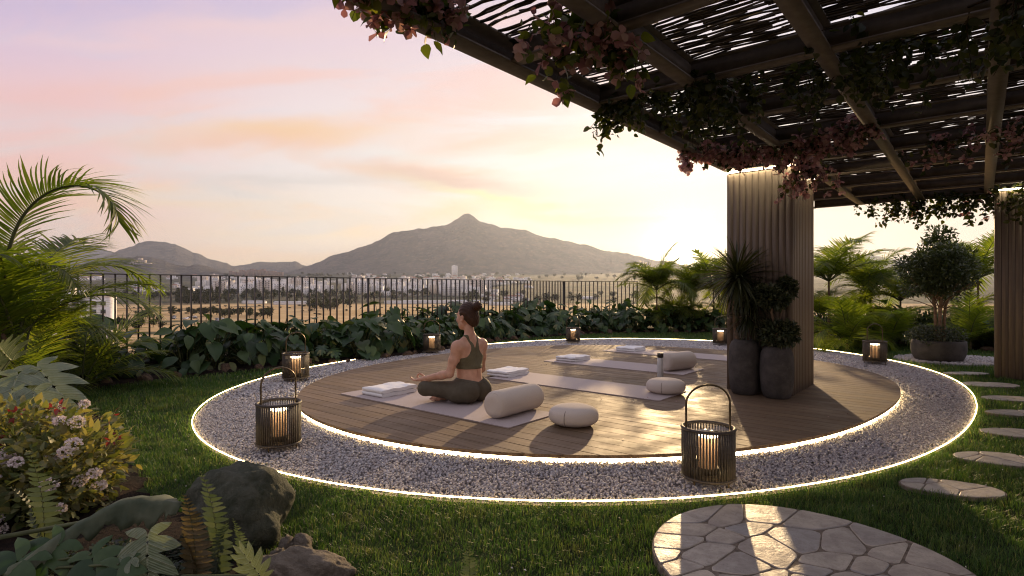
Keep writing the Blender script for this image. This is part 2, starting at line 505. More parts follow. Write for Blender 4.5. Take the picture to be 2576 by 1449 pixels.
def mount_mat(name, c1, c2, sc):
    m, N = new_mat(name)
    t = N.n('ShaderNodeTexCoord').outputs['Object']
    c = N.mix(N.mapr(N.noise(t, sc, 7, .65), .35, .65), rgba(c1), rgba(c2))
    c = N.mix(N.mapr(N.noise(t, sc * 5, 5, .6), .50, .68, 0, .7), c, (.19, .155, .12, 1))
    finish(N, princ(N, c, .95, .1, 0, bump(N, N.noise(t, sc * 2.2, 8, .68), .9, 110)))
    return m
M_MT = mount_mat('mountain scrub', (.058, .056, .053), (.120, .106, .094), .0035)
def mountain(name, pts, dist, front, back, zb, seed, label, rough=.12):
    P = np.array(pts, float)
    u = np.linspace((P[0, 0] - 1288) * K, (P[-1, 0] - 1288) * K, 300)
    prof = 1 - (np.interp(u, (P[:, 0] - 1288) * K, P[:, 1]) - 724.6) * K * dist
    prof = prof + (fbm(u * 60, u * 0 + seed, 5, seed) - .5) * .02 * dist * .35
    nf, nb = 50, 14
    v = np.concatenate([np.linspace(0, 1, nf), 1 + np.linspace(0, 1, nb)[1:]])
    Yv = np.where(v < 1, front + (dist - front) * v, dist + (back - dist) * (v - 1))
    U, V = np.meshgrid(u, v); Yg = np.repeat(Yv[:, None], len(u), 1)
    s = np.where(V <= 1, V ** 1.25, np.clip(2 - V, 0, 1))
    gul = fbm(U * 26 + seed + (1 - V) * .8, V * 1.6, 5, seed + 4)
    rel = np.clip(prof - zb, 0, None)[None] * s
    z = zb + rel * (1 + rough * 4 * (gul - .62) * np.clip(1 - V, 0, 1) * np.clip(V * 4, 0, 1)) - 60 * (V < .01) - 60 * (V > 1.95)
    return tag(MB().add(np.stack([U * Yg, Yg, z], -1), grid_faces(len(v), len(u))).obj(name, M_MT, smooth=True), label, None, None, 'structure')
mountain('mountain', [(690, 700), (775, 668), (850, 640), (920, 618), (985, 588), (1025, 580), (1060, 575), (1100, 570), (1128, 563), (1150, 553), (1165, 543), (1178, 538), (1190, 541), (1200, 551), (1208, 558), (1260, 573),
                      (1330, 580), (1360, 592), (1400, 599), (1450, 613), (1480, 617), (1520, 631), (1560, 637), (1600, 642), (1640, 652), (1720, 668), (1830, 690), (1900, 700)], 7000, 5200, 9500, 60, 5, 'broad grey mountain with a small rocky peak', .10)
mountain('hill', [(-200, 700), (60, 680), (190, 667), (240, 652), (280, 637), (320, 622), (380, 604), (425, 609), (470, 626), (500, 640), (540, 655), (580, 668), (640, 690), (700, 705)], 7600, 6000, 9800, 60, 15, 'rounded grey mountain at the left of the valley')
mountain('hill', [(-250, 660), (20, 645), (90, 632), (130, 626), (170, 615), (190, 610), (215, 620), (250, 625), (300, 640), (370, 668), (420, 700)], 10500, 9000, 12500, 60, 25, 'pale far ridge on the left skyline')
mountain('hill', [(480, 700), (560, 672), (600, 665), (660, 660), (740, 658), (760, 664), (810, 676), (860, 700)], 8600, 7200, 9900, 60, 35, 'low blue ridge in the gap between the two mountains')
mountain('hill', [(100, 712), (200, 690), (260, 664), (300, 650), (345, 642), (400, 650), (430, 660), (470, 668), (500, 664), (540, 676), (600, 698), (660, 714)], 4700, 3700, 5800, 40, 45, 'brown scrub hill carrying pale ruins', .06)
mountain('hill', [(-300, 700), (0, 672), (100, 668), (180, 672), (260, 690), (330, 712)], 5400, 4300, 6400, 50, 55, 'dark wooded ridge behind the palms', .06)
mountain('hill', [(1700, 700), (1900, 672), (2080, 655), (2190, 640), (2240, 648), (2330, 668), (2500, 672), (2700, 690), (2900, 700)], 9500, 8000, 11500, 60, 65, 'hazy low hills behind the right hand palms', .05)
# ================================================================== terrace ground
BEDF = [(-7.2, 3.1), (-5.6, 4.3), (-4.74, 5.26), (-4.59, 5.77), (-4.26, 6.17), (-4.0, 6.67), (-3.58, 7.04), (-3.13, 7.5), (-2.45, 8.02), (-1.74, 8.66), (-1.23, 9.37), (-.5, 10.95), (.55, 12.1), (2.0, 13.1), (3.54, 13.5),
        (5.1, 13.3), (6.35, 12.3), (6.9, 11.26), (7.35, 10.19), (7.75, 9.67), (8.3, 8.82), (9.6, 7.2), (12, 5.6)]
TER = [(-15, -7), (16, -7), (16, 18), (3.6, 16.0), (1.0, 15.0), (-6.6, 7.4), (-8.2, 5.7), (-15, 1.0)]
m, N = new_mat('lawn soil')
t = N.n('ShaderNodeTexCoord').outputs['Object']
c = N.mix(N.mapr(N.noise(t, 6, 5), .35, .7), (.020, .030, .010, 1), (.040, .055, .018, 1))
finish(N, princ(N, c, .95, .1, 0, bump(N, N.noise(t, 90, 4), .6, .01)))
M_LAWN = m
tag(MB().prism(TER, -29, -.065).obj('lawn', M_LAWN), 'green lawn of the terrace round the deck', None, None, 'structure')
m, N = new_mat('planting soil')
t = N.n('ShaderNodeTexCoord').outputs['Object']
c = N.mix(N.mapr(N.noise(t, 14, 6, .65), .35, .7), (.010, .007, .005, 1), (.036, .022, .015, 1))
finish(N, princ(N, c, .95, .15, 0, bump(N, N.noise(t, 40, 6, .7), 1.0, .03)))
M_SOIL = m
BED = BEDF + [(15.9, 6), (15.9, 17.8), (3.6, 15.9), (1.0, 14.9), (-6.55, 7.3), (-8.1, 5.6), (-9, 4.4)]
FBED = [tuple(G(*q, -.05)[:2]) for q in [(60, 1010), (190, 1010), (285, 1070), (340, 1180), (395, 1270), (470, 1290), (560, 1390), (700, 1412), (790, 1372), (870, 1449), (900, 1530)]] + [(-.55, 1.2), (-3.5, 1.2), (-6.0, 3.4)]
def soil_sheet(name, poly, z, amp, label):
    P = np.asarray(poly); lo, hi = P.min(0), P.max(0)
    st = .12
    xs = np.arange(lo[0], hi[0] + st, st); ysb = np.arange(lo[1], hi[1] + st, st)
    X, Y = np.meshgrid(xs, ysb)
    ins = in_poly(np.c_[X.ravel(), Y.ravel()], P).reshape(X.shape)
    Z = np.where(ins, z + fbm(X * 5, Y * 5, 4, 2) * amp, -.10)
    F = grid_faces(*X.shape)
    F = F[ins.ravel()[F].any(1)]
    tag(MB().add(np.stack([X, Y, Z], -1), F).obj(name, M_SOIL, smooth=True), label, None, None, 'structure')
soil_sheet('planting_bed', BED, -.055, .06, 'dark reddish soil bed along the fence')
soil_sheet('rock_bed', FBED, -.06, .05, 'dark soil bed in the near corner with rocks and ferns')

# gravel ring: base sheet and pebbles
th = np.linspace(0, 2 * np.pi, 240, endpoint=False)
o2, i2 = ring(OC, OF, th), ring(IC, IF, th, -.10)
V = np.vstack([np.c_[i2, np.full(240, -.062)], np.c_[o2, np.full(240, -.062)]])
q = np.arange(240); q1 = (q + 1) % 240
M_GBASE = plain('gravel bed', (.24, .215, .20), .9, .2, 0, .4, 40)
tag(MB().add(V, np.stack([q, q + 240, q1 + 240, q1], -1)).obj('gravel_bed', M_GBASE), 'ring shaped bed under the pale gravel', None, None, 'structure')

def ico(sub):
    p = (1 + 5 ** .5) / 2
    V = nrm(np.array([(-1, p, 0), (1, p, 0), (-1, -p, 0), (1, -p, 0), (0, -1, p), (0, 1, p), (0, -1, -p), (0, 1, -p), (p, 0, -1), (p, 0, 1), (-p, 0, -1), (-p, 0, 1)], float))
    F = np.array([(0, 11, 5), (0, 5, 1), (0, 1, 7), (0, 7, 10), (0, 10, 11), (1, 5, 9), (5, 11, 4), (11, 10, 2), (10, 7, 6), (7, 1, 8), (3, 9, 4), (3, 4, 2), (3, 2, 6), (3, 6, 8), (3, 8, 9), (4, 9, 5), (2, 4, 11), (6, 2, 10), (8, 6, 7), (9, 8, 1)])
    for _ in range(sub):
        vs = [tuple(x) for x in V]; d = {}
        def mid(a, b):
            k = (min(a, b), max(a, b))
            if k not in d:
                d[k] = len(vs); vs.append(tuple(nrm((np.array(vs[a]) + np.array(vs[b])) / 2)))
            return d[k]
        nf = []
        for a, b, c in F:
            x, y, z = mid(a, b), mid(b, c), mid(c, a)
            nf += [(a, x, z), (b, y, x), (c, z, y), (x, y, z)]
        V = np.array(vs); F = np.array(nf)
    return V, F
def rand_rot(n, r=rng):
    q = nrm(r.normal(size=(n, 4)))
    w, x, y, z = q.T
    return np.stack([np.stack([1 - 2 * (y * y + z * z), 2 * (x * y - z * w), 2 * (x * z + y * w)], -1),
                     np.stack([2 * (x * y + z * w), 1 - 2 * (x * x + z * z), 2 * (y * z - x * w)], -1),
                     np.stack([2 * (x * z - y * w), 2 * (y * z + x * w), 1 - 2 * (x * x + y * y)], -1)], 1)
def frame(d, up):
    """rows: side, forward (d), normal"""
    d = nrm(d); up = np.broadcast_to(np.asarray(up, float), d.shape)
    s = nrm(np.cross(d, up)); n = np.cross(s, d)
    return np.stack([s, d, n], 1)
def ring_points(dens, cond):
    n = int(dens * 90)
    P = np.c_[rng.uniform(-4.2, 6.6, n), rng.uniform(2.2, 12.2, n)]
    # 10.8 x 10 m sampled
    P = P[in_ring(P, OC, OF, -.012) & ~in_ring(P, IC, IF, -.02)]
    return P[cond(P)]
m, N = new_mat('pebbles')
g = N.n('ShaderNodeNewGeometry')
t = N.n('ShaderNodeTexCoord').outputs['Object']
c = N.ramp(g.outputs['Random Per Island'], [(0, (.31, .285, .285)), (.25, (.50, .465, .455)), (.5, (.45, .385, .35)), (.72, (.60, .565, .555)), (.9, (.37, .36, .375)), (1, (.70, .67, .65))])
c = N.mix(N.mapr(N.noise(t, 160, 3), .35, .7, 0, .45), c, (.20, .18, .175, 1))
finish(N, princ(N, c, .62, .4))
M_PEB = m
gb = MB()
T1, F1 = ico(1)
T0, F0 = ico(0)
P = ring_points(7600, lambda p: p[:, 1] < 5.3)
n = len(P)
gb.scatter(T1, F1, rand_rot(n), rng.uniform(.0046, .0088, (n, 1)) * rng.uniform(.62, 1.15, (n, 3)), np.c_[P, -.056 + rng.uniform(0, .014, n)])
P = ring_points(2300, lambda p: p[:, 1] >= 5.3)
n = len(P)
gb.scatter(T0, F0, rand_rot(n), rng.uniform(.009, .015, (n, 1)) * rng.uniform(.65, 1.15, (n, 3)), np.c_[P, -.056 + rng.uniform(0, .013, n)])
tag(gb.obj('gravel', M_PEB, smooth=True), 'pale grey and pinkish rounded gravel in the ring round the deck', None, None, 'stuff')

# deck of narrow boards cut to the oval
M_DECK = wood_mat('deck boards', (.135, .088, .050), (.225, .152, .088), E2, .62, .24, .5, .0115)
M_DARK = plain('dark void', (.012, .010, .009), .9, .1, 0, .2)
inner = ring(IC, IF, np.linspace(0, 2 * np.pi, 720, endpoint=False))
du, dv = (inner - IC) @ E2[:2], (inner - IC) @ E1[:2]
pitch, gap = .128, .007
def chord(v):
    s = dv - v
    k = np.nonzero(s * np.roll(s, -1) <= 0)[0]
    k2 = (k + 1) % len(du)
    f = s[k] / np.where(np.abs(s[k] - s[k2]) < 1e-12, 1, (s[k] - s[k2]))
    uu = du[k] + f * (du[k2] - du[k])
    return (uu.min(), uu.max()) if len(uu) >= 2 else None
db = MB()
for k in range(int(math.floor(dv.min() / pitch)), int(math.ceil(dv.max() / pitch)) + 1):
    vs = [max(dv.min() + 1e-3, min(dv.max() - 1e-3, x)) for x in np.linspace(k * pitch, k * pitch + pitch - gap, 5)]
    if vs[-1] - vs[0] < .01:
        continue
    ch = [chord(x) for x in vs]
    if any(x is None for x in ch):
        continue
    loop = [(a[0], v) for a, v in zip(ch, vs)] + [(a[1], v) for a, v in zip(ch[::-1], vs[::-1])]
    xy = np.array([IC + E2[:2] * a + E1[:2] * b for a, b in loop])
    nn = len(xy)
    Vt = np.vstack([np.c_[xy, np.zeros(nn)], np.c_[xy, np.full(nn, -.022)]])
    h = nn // 2
    db.add(Vt, [(i, i + 1, nn - 2 - i, nn - 1 - i) for i in range(h - 1)])
    db.add(Vt, [(i, nn + i, nn + (i + 1) % nn, (i + 1) % nn) for i in range(nn)])
deck = db.obj('deck', M_DECK)
tag(deck, 'round deck of narrow brown boards', None, None, 'structure')
base = ring(IC, IF, th, -.02)
MB().prism(base, -.061, -.0235).obj('deck_base', M_DARK, deck)

# warm light strips
M_LED = emis('deck light', (1.0, .74, .38), 20.0)
M_LED2 = emis('lawn edge light', (1.0, .72, .34), 20.0)
lt = np.linspace(0, 2 * np.pi, 400, endpoint=False)
li = ring(IC, IF, lt, -.012)
lb = MB()
q = np.arange(400); q1 = (q + 1) % 400
lb.add(np.vstack([np.c_[li, np.full(400, -.052)], np.c_[li, np.full(400, -.0228)]]), np.stack([q, q1, q1 + 400, q + 400], -1))
l2 = ring(IC, IF, lt, -.0185)
lb.add(np.vstack([np.c_[l2, np.full(400, -.052)], np.c_[l2, np.full(400, -.0228)]]), np.stack([q1, q, q + 400, q1 + 400], -1))
tag(lb.obj('light_strip', M_LED), 'glowing warm light strip under the edge of the round deck', 'light strip')
l3 = ring(OC, OF, lt, .004)
tag(MB().tube(np.c_[l3, np.full(400, -.036)], .0032, 6, closed=True).obj('light_strip', M_LED2), 'glowing warm light strip between gravel ring and lawn', 'light strip')

# ---------------------------------------------------------------- flagstones
def clip_half(poly, p, n):
    """keep the side where (x-p).n <= 0"""
    out = []
    k = len(poly)
    for i in range(k):
        a, b = poly[i], poly[(i + 1) % k]
        da, dbb = (a - p) @ n, (b - p) @ n
        if da <= 0:
            out.append(a)
        if (da < 0 < dbb) or (dbb < 0 < da):
            out.append(a + (b - a) * (da / (da - dbb)))
    return out
def chaikin(poly, it=2):
    P = np.asarray(poly)
    for _ in range(it):
        Q = np.roll(P, -1, 0)
        P = np.stack([P * .87 + Q * .13, P * .13 + Q * .87], 1).reshape(-1, 2)
    return P
def stones(outline, seeds, gap, stretch=None):
    rad = rng.uniform(-.045, .045, len(seeds))
    """voronoi cells of the seeds inside the outline, set apart by gap"""
    O = np.asarray(outline); res = []
    Mx = np.eye(2) if stretch is None else stretch
    S_ = seeds
    for i, s in enumerate(S_):
        poly = [p for p in O]
        for j, r in enumerate(S_):
            if i == j:
                continue
            d = (r - s) @ Mx.T @ Mx
            if np.linalg.norm(r - s) > 1.2:
                continue
            nn = d / np.linalg.norm(d)
            L_ = np.linalg.norm(r - s)
            off = np.clip((rad[i] - rad[j]) / 2, -.32 * L_, .32 * L_)
            poly = clip_half(poly, (s + r) / 2 + nn * (off - gap / 2), nn)
            if len(poly) < 3:
                break
        if len(poly) >= 3:
            P = np.array(poly)
            e = np.linalg.norm(P - np.roll(P, 1, 0), axis=1) > .006
            P = P[e]
            if len(P) >= 3:
                x, y = P.T
                if abs(np.sum(x * np.roll(y, -1) - y * np.roll(x, -1))) > .004:
                    res.append(chaikin(P, 2))
    return res
def flag_mat(name, cols):
    m, N = new_mat(name)
    g = N.n('ShaderNodeNewGeometry')
    t = N.n('ShaderNodeTexCoord').outputs['Object']
    c = N.ramp(g.outputs['Random Per Island'], [(i / (len(cols) - 1), x) for i, x in enumerate(cols)])
    n = N.noise(t, 11, 7, .68, .4)
    c = N.mix(N.mapr(n, .35, .68, 0, .6), c, (.21, .18, .15, 1))
    c = N.mix(N.mapr(N.noise(t, 120, 4, .6), .55, .72, 0, .5), c, (.14, .13, .12, 1))
    h = N.math('ADD', N.math('MULTIPLY', n, .7), N.math('MULTIPLY', N.noise(t, 70, 5, .65), .3))
    finish(N, princ(N, c, N.mapr(n, .3, .7, .42, .62), .45, 0, bump(N, h, .7, .012)))
    return m
M_FLAG = flag_mat('flagstone', [(.40, .35, .29), (.48, .42, .34), (.35, .32, .29), (.52, .455, .36), (.30, .29, .285), (.44, .38, .31)])
M_MORT = plain('stone mortar', (.19, .155, .12), .95, .15, 0, .4, 30, .5, 120, .006)
def relax(outline, n, it=2):
    lo, hi = outline.min(0), outline.max(0)
    s = []
    while len(s) < n:
        p = rng.uniform(lo, hi, (200, 2)); p = p[in_poly(p, outline)]
        s += list(p)
    s = np.array(s[:n])
    smp = rng.uniform(lo, hi, (5000, 2)); smp = smp[in_poly(smp, outline)]
    for _ in range(it):
        k = np.argmin(((smp[:, None] - s[None]) ** 2).sum(-1), 1)
        for i in range(n):
            if (k == i).any():
                s[i] = s[i] * .45 + smp[k == i].mean(0) * .55
    return s
def paving(outline, n, gap, zt, mats, parent=None, name='flagstones'):
    O = np.asarray(outline)
    c = O.mean(0)
    inner_o = c + (O - c) * (1 - .006 / np.linalg.norm(O - c, axis=1).mean())
    b = MB()
    b.prism(O, -.075, zt - .0035, 1)
    th_ = rng.uniform(0, 3.14); st = np.array([[math.cos(th_), math.sin(th_)], [-math.sin(th_) * 1.7, math.cos(th_) * 1.7]])
    sd = relax(O, n)
    for P in stones(inner_o, sd, gap, st):
        cc = P.mean(0)
        dz = rng.uniform(-.001, .002)
        jit = 1 + .10 * (fbm(P[:, 0] * 32, P[:, 1] * 32, 4, 8) - .5)
        P = cc + (P - cc) * jit[:, None]
        Q = cc + (P - cc) * (1 - .003 / max(.03, np.linalg.norm(P - cc, axis=1).mean()))
        k = len(P)
        Vv = np.vstack([np.c_[P, np.full(k, zt - .012)], np.c_[P, np.full(k, zt - .0015 + dz)], np.c_[Q, np.full(k, zt + dz)], [[cc[0], cc[1], zt + dz + .001]]])
        i = np.arange(k); j = (i + 1) % k
        b.add(Vv, np.vstack([np.stack([i, j, j + k, i + k], -1), np.stack([i + k, j + k, j + 2 * k, i + 2 * k], -1)]))
        b.add(Vv, np.stack([i + 2 * k, j + 2 * k, np.full(k, 3 * k)], -1))
    return b.obj(name, mats, parent)
# big round patio (ellipse through its visible rim)
PAT = smooth_poly([(.55, 2.12), (.58, 2.34), (.70, 2.54), (.88, 2.67), (1.09, 2.72), (1.30, 2.67), (1.48, 2.54), (1.60, 2.38), (1.66, 2.22), (1.67, 2.05), (1.60, 1.80), (1.40, 1.58), (1.1, 1.48), (.82, 1.58), (.62, 1.82)], 6)
pat = paving(PAT, 46, .009, -.030, [M_FLAG, M_MORT], None, 'flagstone_patio')
tag(pat, 'large round patio of irregular pale flagstones in the near lawn', 'stone patio')
STEP = [  # centre, half length, half width, angle of long axis, seeds
    ((2.30, 2.98), .24, .135, -18, 6, 'cracked stepping stone nearest the round patio'),
    ((2.99, 3.48), .25, .15, -14, 5, 'broad cracked stepping stone beside the nearest right hand curve of the gravel'),
    ((3.66, 4.10), .25, .14, -10, 4, 'third pale stepping stone counted from the round patio'),
    ((4.24, 4.76), .25, .13, -6, 3, 'fourth pale stepping stone counted from the round patio'),
    ((4.72, 5.38), .26, .14, -5, 3, 'fifth pale stepping stone counted from the round patio'),
    ((5.16, 6.16), .30, .17, -5, 3, 'sixth pale stepping stone counted from the round patio'),
    ((5.56, 6.97), .27, .12, 0, 2, 'small stepping stone closest to the dark bowl planter')]
STEPPOLY = []
for (cx, cy), a, b, ang, ns, lab in STEP:
    tt = np.linspace(0, 2 * np.pi, 28, endpoint=False)
    w = 1 + .10 * (fbm(np.cos(tt) * 1.6 + cx * 3, np.sin(tt) * 1.6 + cy, 3, 5) - .5)
    x, y = a * np.cos(tt) * w, b * np.sin(tt) * w
    ca, sa = math.cos(R(ang)), math.sin(R(ang))
    P = np.c_[cx + x * ca - y * sa, cy + x * sa + y * ca]
    STEPPOLY.append(P)
    tag(paving(P, ns, .007, -.042, [M_FLAG, M_MORT], None, 'stepping_stone'), lab, 'stepping stone', 'stepping stones through the lawn')
tt = np.linspace(0, 2 * np.pi, 48, endpoint=False)
PADP = np.c_[6.45 + .78 * np.cos(tt), 8.30 + .62 * np.sin(tt)]
pb = MB()
pb.prism(PADP, -.07, -.042)
pp = rng.uniform(-.8, .8, (2600, 2)); pp = pp[(pp[:, 0] / .77) ** 2 + (pp[:, 1] / .61) ** 2 < 1] + (6.45, 8.30)
k = len(pp)
pb.scatter(T0, F0, rand_rot(k), rng.uniform(.010, .018, k), np.c_[pp, np.full(k, -.038)])
tag(pb.obj('gravel_pad', M_PEB, smooth=True), 'round grey gravel pad under the dark bowl planter', None, None, 'structure')

# ---------------------------------------------------------------- grass blades
m, N = new_mat('grass')
g = N.n('ShaderNodeNewGeometry')
t = N.n('ShaderNodeTexCoord').outputs['Object']
c = N.ramp(g.outputs['Random Per Island'], [(0, (.032, .074, .018)), (.4, (.056, .122, .028)), (.75, (.092, .158, .038)), (.93, (.15, .195, .06)), (1, (.30, .28, .12))])
c = N.mix(N.mapr(N.noise(t, 2.2, 4), .35, .7, 0, .5), c, N.mix(1.0, c, (.7, .66, .5, 1), 'MULTIPLY'))
c = N.mix(N.mapr(N.noise(t, 5.0, 5, .6), .52, .72, 0, .45), c, (.17, .155, .06, 1))
p = princ(N, c, .5, .3)
tr = N.n('ShaderNodeBsdfTranslucent')
N.put(tr, 'Color', N.mix(1.0, c, (1.5, 1.6, .7, 1), 'MULTIPLY'))
mx = N.n('ShaderNodeMixShader', ins={0: .4}); N.put(mx, 1, p); N.put(mx, 2, tr)
finish(N, mx)
M_GRASS = m
def grass_points(lo, hi, dens):
    n = int((hi[0] - lo[0]) * (hi[1] - lo[1]) * dens)
    P = np.c_[rng.uniform(lo[0], hi[0], n), rng.uniform(lo[1], hi[1], n)]
    u = np.abs(P[:, 0] / P[:, 1])
    P = P[u < 1.08]
    P = P[~in_ring(P, OC, OF, -.006)]
    P = P[~in_poly(P, BED)]
    P = P[~in_poly(P, FBED)]
    P = P[~in_poly(P, PAT)]
    for s in STEPPOLY:
        P = P[~in_poly(P, s)]
    P = P[~in_poly(P, PADP)]
    return P
gm = MB()
for lo, hi, dens, ht, wd in (((-2.6, 1.7), (4.0, 3.9), 15000, (.018, .042), .0026), ((-5.2, 3.9), (9.0, 6.6), 5200, (.022, .045), .0046), ((-6, 6.6), (10, 14), 2000, (.024, .05), .0085)):
    P = grass_points(lo, hi, dens)
    n = len(P)
    clump = fbm(P[:, 0] * 9, P[:, 1] * 9, 3, 21)
    hh = rng.uniform(*ht, n) * (.30 + 1.45 * clump)
    az = rng.uniform(0, 2 * np.pi, n)
    lean = rng.uniform(.1, .95, n) * hh
    d = np.c_[np.cos(az), np.sin(az)]
    s = np.c_[-d[:, 1], d[:, 0]] * wd * rng.uniform(.6, 1.2, n)[:, None] / 2
    z0 = -.066
    Vb = np.stack([np.c_[P - s, np.full(n, z0)], np.c_[P + s, np.full(n, z0)],
                   np.c_[P + d * lean[:, None] * .35 + s * .8, z0 + hh * .6], np.c_[P + d * lean[:, None] * .35 - s * .8, z0 + hh * .6],
                   np.c_[P + d * lean[:, None], z0 + hh * (1 - .25 * (lean / hh) ** 2)]], 1)
    i = np.arange(n) * 5
    off = gm.n
    gm.add(Vb, np.stack([i, i + 1, i + 2, i + 3], -1))
    gm.f[3].append(np.stack([i + 3, i + 2, i + 4], -1) + off); gm.m[3].append(np.zeros(n, int))
tag(gm.obj('grass', M_GRASS), 'short green grass blades of the lawn', None, None, 'stuff')
# a few fallen petals and tiny daisies on the lawn
P = np.vstack([grass_points((-2.4, 1.8), (4.0, 4.2), 22), grass_points((-4.5, 4.2), (8, 7), 8)])
th4 = rng.uniform(0, 6.28, 70)
Pd = np.c_[1.9 + rng.normal(0, 1.0, 70), 5.6 + rng.normal(0, 1.3, 70)]
Pd = Pd[in_ring(Pd, IC, IF, -.05)]
n = len(P)
Tq = np.array([(-.5, 0, 0), (0, -.35, .1), (.5, 0, 0), (0, .35, .12)])
fm = MB().scatter(Tq, [(0, 1, 2, 3)], rand_rot(n), rng.uniform(.006, .013, n), np.c_[P, rng.uniform(-.045, -.028, n)])
k = len(Pd)
fm.scatter(Tq, [(0, 1, 2, 3)], frame(nrm(rng.normal(size=(k, 3)) * (1, 1, .1)), UP + rng.normal(0, .25, (k, 3))), rng.uniform(.014, .026, k), np.c_[Pd, np.full(k, .006)], 1)
tag(fm.obj('fallen_petals', [plain('petal white', (.62, .58, .50), .7, .2), plain('petal pink', (.46, .26, .26), .7, .2)]), 'tiny pale petals scattered in the grass and on the deck', None, None, 'stuff')
# ================================================================== fence
M_BAR = plain('fence bars', (.045, .038, .032), .42, .5, .6, .2, 30)
def fence_run(p0, p1, n, top, label, posts):
    p0 = np.array(p0); p1 = np.array(p1)
    d = nrm(p1 - p0); L = np.linalg.norm(p1 - p0)
    ax = np.stack([np.r_[d, 0], np.r_[-d[1], d[0], 0], UP])
    f = thing('railing', label, 'railing', (p0[0], p0[1], -.06))
    o = np.array((0, 0, 0))
    MB().obox(o, ax, (-.012, -.02, top - .012), (L + .012, .02, top)).obj('top_rail', M_BAR, f)
    MB().obox(o, ax, (-.012, -.016, .10), (L + .012, .016, .125)).obj('bottom_rail', M_BAR, f)
    bm_ = MB().obox(o, ax, (-.0075, -.012, .128), (.0075, .012, top - .0125)).mesh('bar', M_BAR)
    for i in range(n + 1):
        if i in posts:
            continue
        b = link('bar', bm_, f)
        b.location = tuple(np.r_[d * L * i / n, 0])
    for i in posts:
        MB().obox(o + np.r_[d * L * i / n, 0], ax, (-.011, -.020, -.15), (.011, .020, top - .013)).obj('post', M_BAR, f)
    return f
# long run parallel to E1, then a short frontal run
c0 = np.array((1.30, 14.35))
nb = 96
c_left = c0 - E1[:2] * (nb * .1235)
fence_run(c_left, c0, nb, 1.235, 'long dark metal railing with slim bars running from the left palms to its corner', (0, 48, 96))
fence_run(c0 + np.array((.03, .02)), (3.30, 15.0), 18, 1.235, 'short frontal piece of dark metal railing ending at the hazy palms', (0, 18))

# ================================================================== pergola
PZ = 2.15
P0 = np.array((2.132, 5.643, 0.0))          # front left foot of the near pillar
AX = np.stack([E2, E1, UP])                 # local x = E2, y = E1
M_BEAM = plain('pergola steel', (.125, .098, .074), .55, .4, .1, .15, 20, .15, 200, .001)
pg = thing('pergola', 'dark brown pergola with woven reed roof standing on two board clad pillars', 'pergola', P0)
O3 = np.zeros(3)
T0_, T1_ = -5.3, 3.45
ESP, TSP = .672, .862
EMAX = ESP * 8
beams = MB
for k in range(9):
    e = k * ESP
    w = .10 if k == 0 else .085
    nm = 'edge_beam' if k == 0 else 'beam'
    ea, eb = (e - .012, e + w) if k == 0 else (e - w / 2, e + w / 2)
    wa, wb = (ea, ea + .012) if k == 0 else (e - .010, e + .010)
    ib = MB().obox(O3, AX, (ea, T0_, PZ), (eb, T1_, PZ + .013))
    ib.obox(O3, AX, (wa, T0_, PZ + .0132), (wb, T1_, PZ + .1118)).obox(O3, AX, (ea, T0_, PZ + .112), (eb, T1_, PZ + .125))
    ib.obj(nm, M_BEAM, pg)
rows = [3.45 - TSP * k for k in range(0, 11)]
for t_ in rows:
    ta, tb_ = (t_ - .04, t_ + .04) if t_ < 3.4 else (t_ - .075, t_ + .004)
    ib = MB().obox(O3, AX, (.09, ta, PZ + .004), (EMAX, tb_, PZ + .0165))
    ib.obox(O3, AX, (.09, (ta + tb_) / 2 - .009, PZ + .0167), (EMAX, (ta + tb_) / 2 + .009, PZ + .107)).obox(O3, AX, (.09, ta, PZ + .1072), (EMAX, tb_, PZ + .119))
    ib.obj('rafter', M_BEAM, pg)
m, N = new_mat('reed')
g = N.n('ShaderNodeNewGeometry')
t = N.n('ShaderNodeTexCoord').outputs['Object']
c = N.ramp(g.outputs['Random Per Island'], [(0, (.030, .021, .013)), (.5, (.060, .043, .027)), (1, (.10, .072, .045))])
c = N.mix(N.mapr(N.noise(t, 40, 4), .35, .7, 0, .5), c, (.02, .015, .01, 1))
finish(N, princ(N, c, .8, .2))
M_REED = m
def reed_bay(e0, e1, t0, t1, pitch, width, skip, seed):
    r = np.random.default_rng(seed)
    n = int((t1 - t0) / pitch)
    b = MB()
    st = 15
    E = np.linspace(e0 - .02, e1 + .02, st)
    for i in range(n):
        ph = r.uniform(0, 40)
        y = t0 + (i + .5) * pitch + pitch * 1.9 * (fbm(E * 7 + ph * .15, E * 0 + i * .35 + seed, 3, 3) - .5) + pitch * .9 * (vnoise(E * 14 + ph, E * 0 + ph, 4) - .5)
        z = PZ + .135 + .012 * ((i % 3) - 1) + .006 * np.sin(E * 11 + ph)
        segs = [(0, st)]
        if r.uniform() < skip:
            a = int(r.integers(1, 7)); l = int(r.integers(2, 4)); a2 = int(r.integers(9, 12)); l2_ = int(r.integers(2, 4))
            segs = [(0, a + 1), (a + l, a2 + 1), (a2 + l2_, st)]
        for a, c_ in segs:
            if c_ - a < 2:
                continue
            ee, yy, zz_ = E[a:c_], y[a:c_], z[a:c_] + r.uniform(-.004, .004)
            hw = width * (.72 + .5 * vnoise(ee * 9 + ph, ee * 0, 5)) / 2 * r.uniform(.75, 1.2)
            th_ = .0035
            k = len(ee)
            loc = np.stack([np.stack([ee, yy - hw, zz_ - th_], -1), np.stack([ee, yy + hw, zz_ - th_], -1), np.stack([ee, yy + hw, zz_ + th_], -1), np.stack([ee, yy - hw, zz_ + th_], -1)], 1)
            V = loc.reshape(-1, 3) @ AX
            F = [(j * 4 + q, j * 4 + (q + 1) % 4, (j + 1) * 4 + (q + 1) % 4, (j + 1) * 4 + q) for j in range(k - 1) for q in range(4)]
            b.add(V, F)
    return b.obj('reed_panel', M_REED, pg)
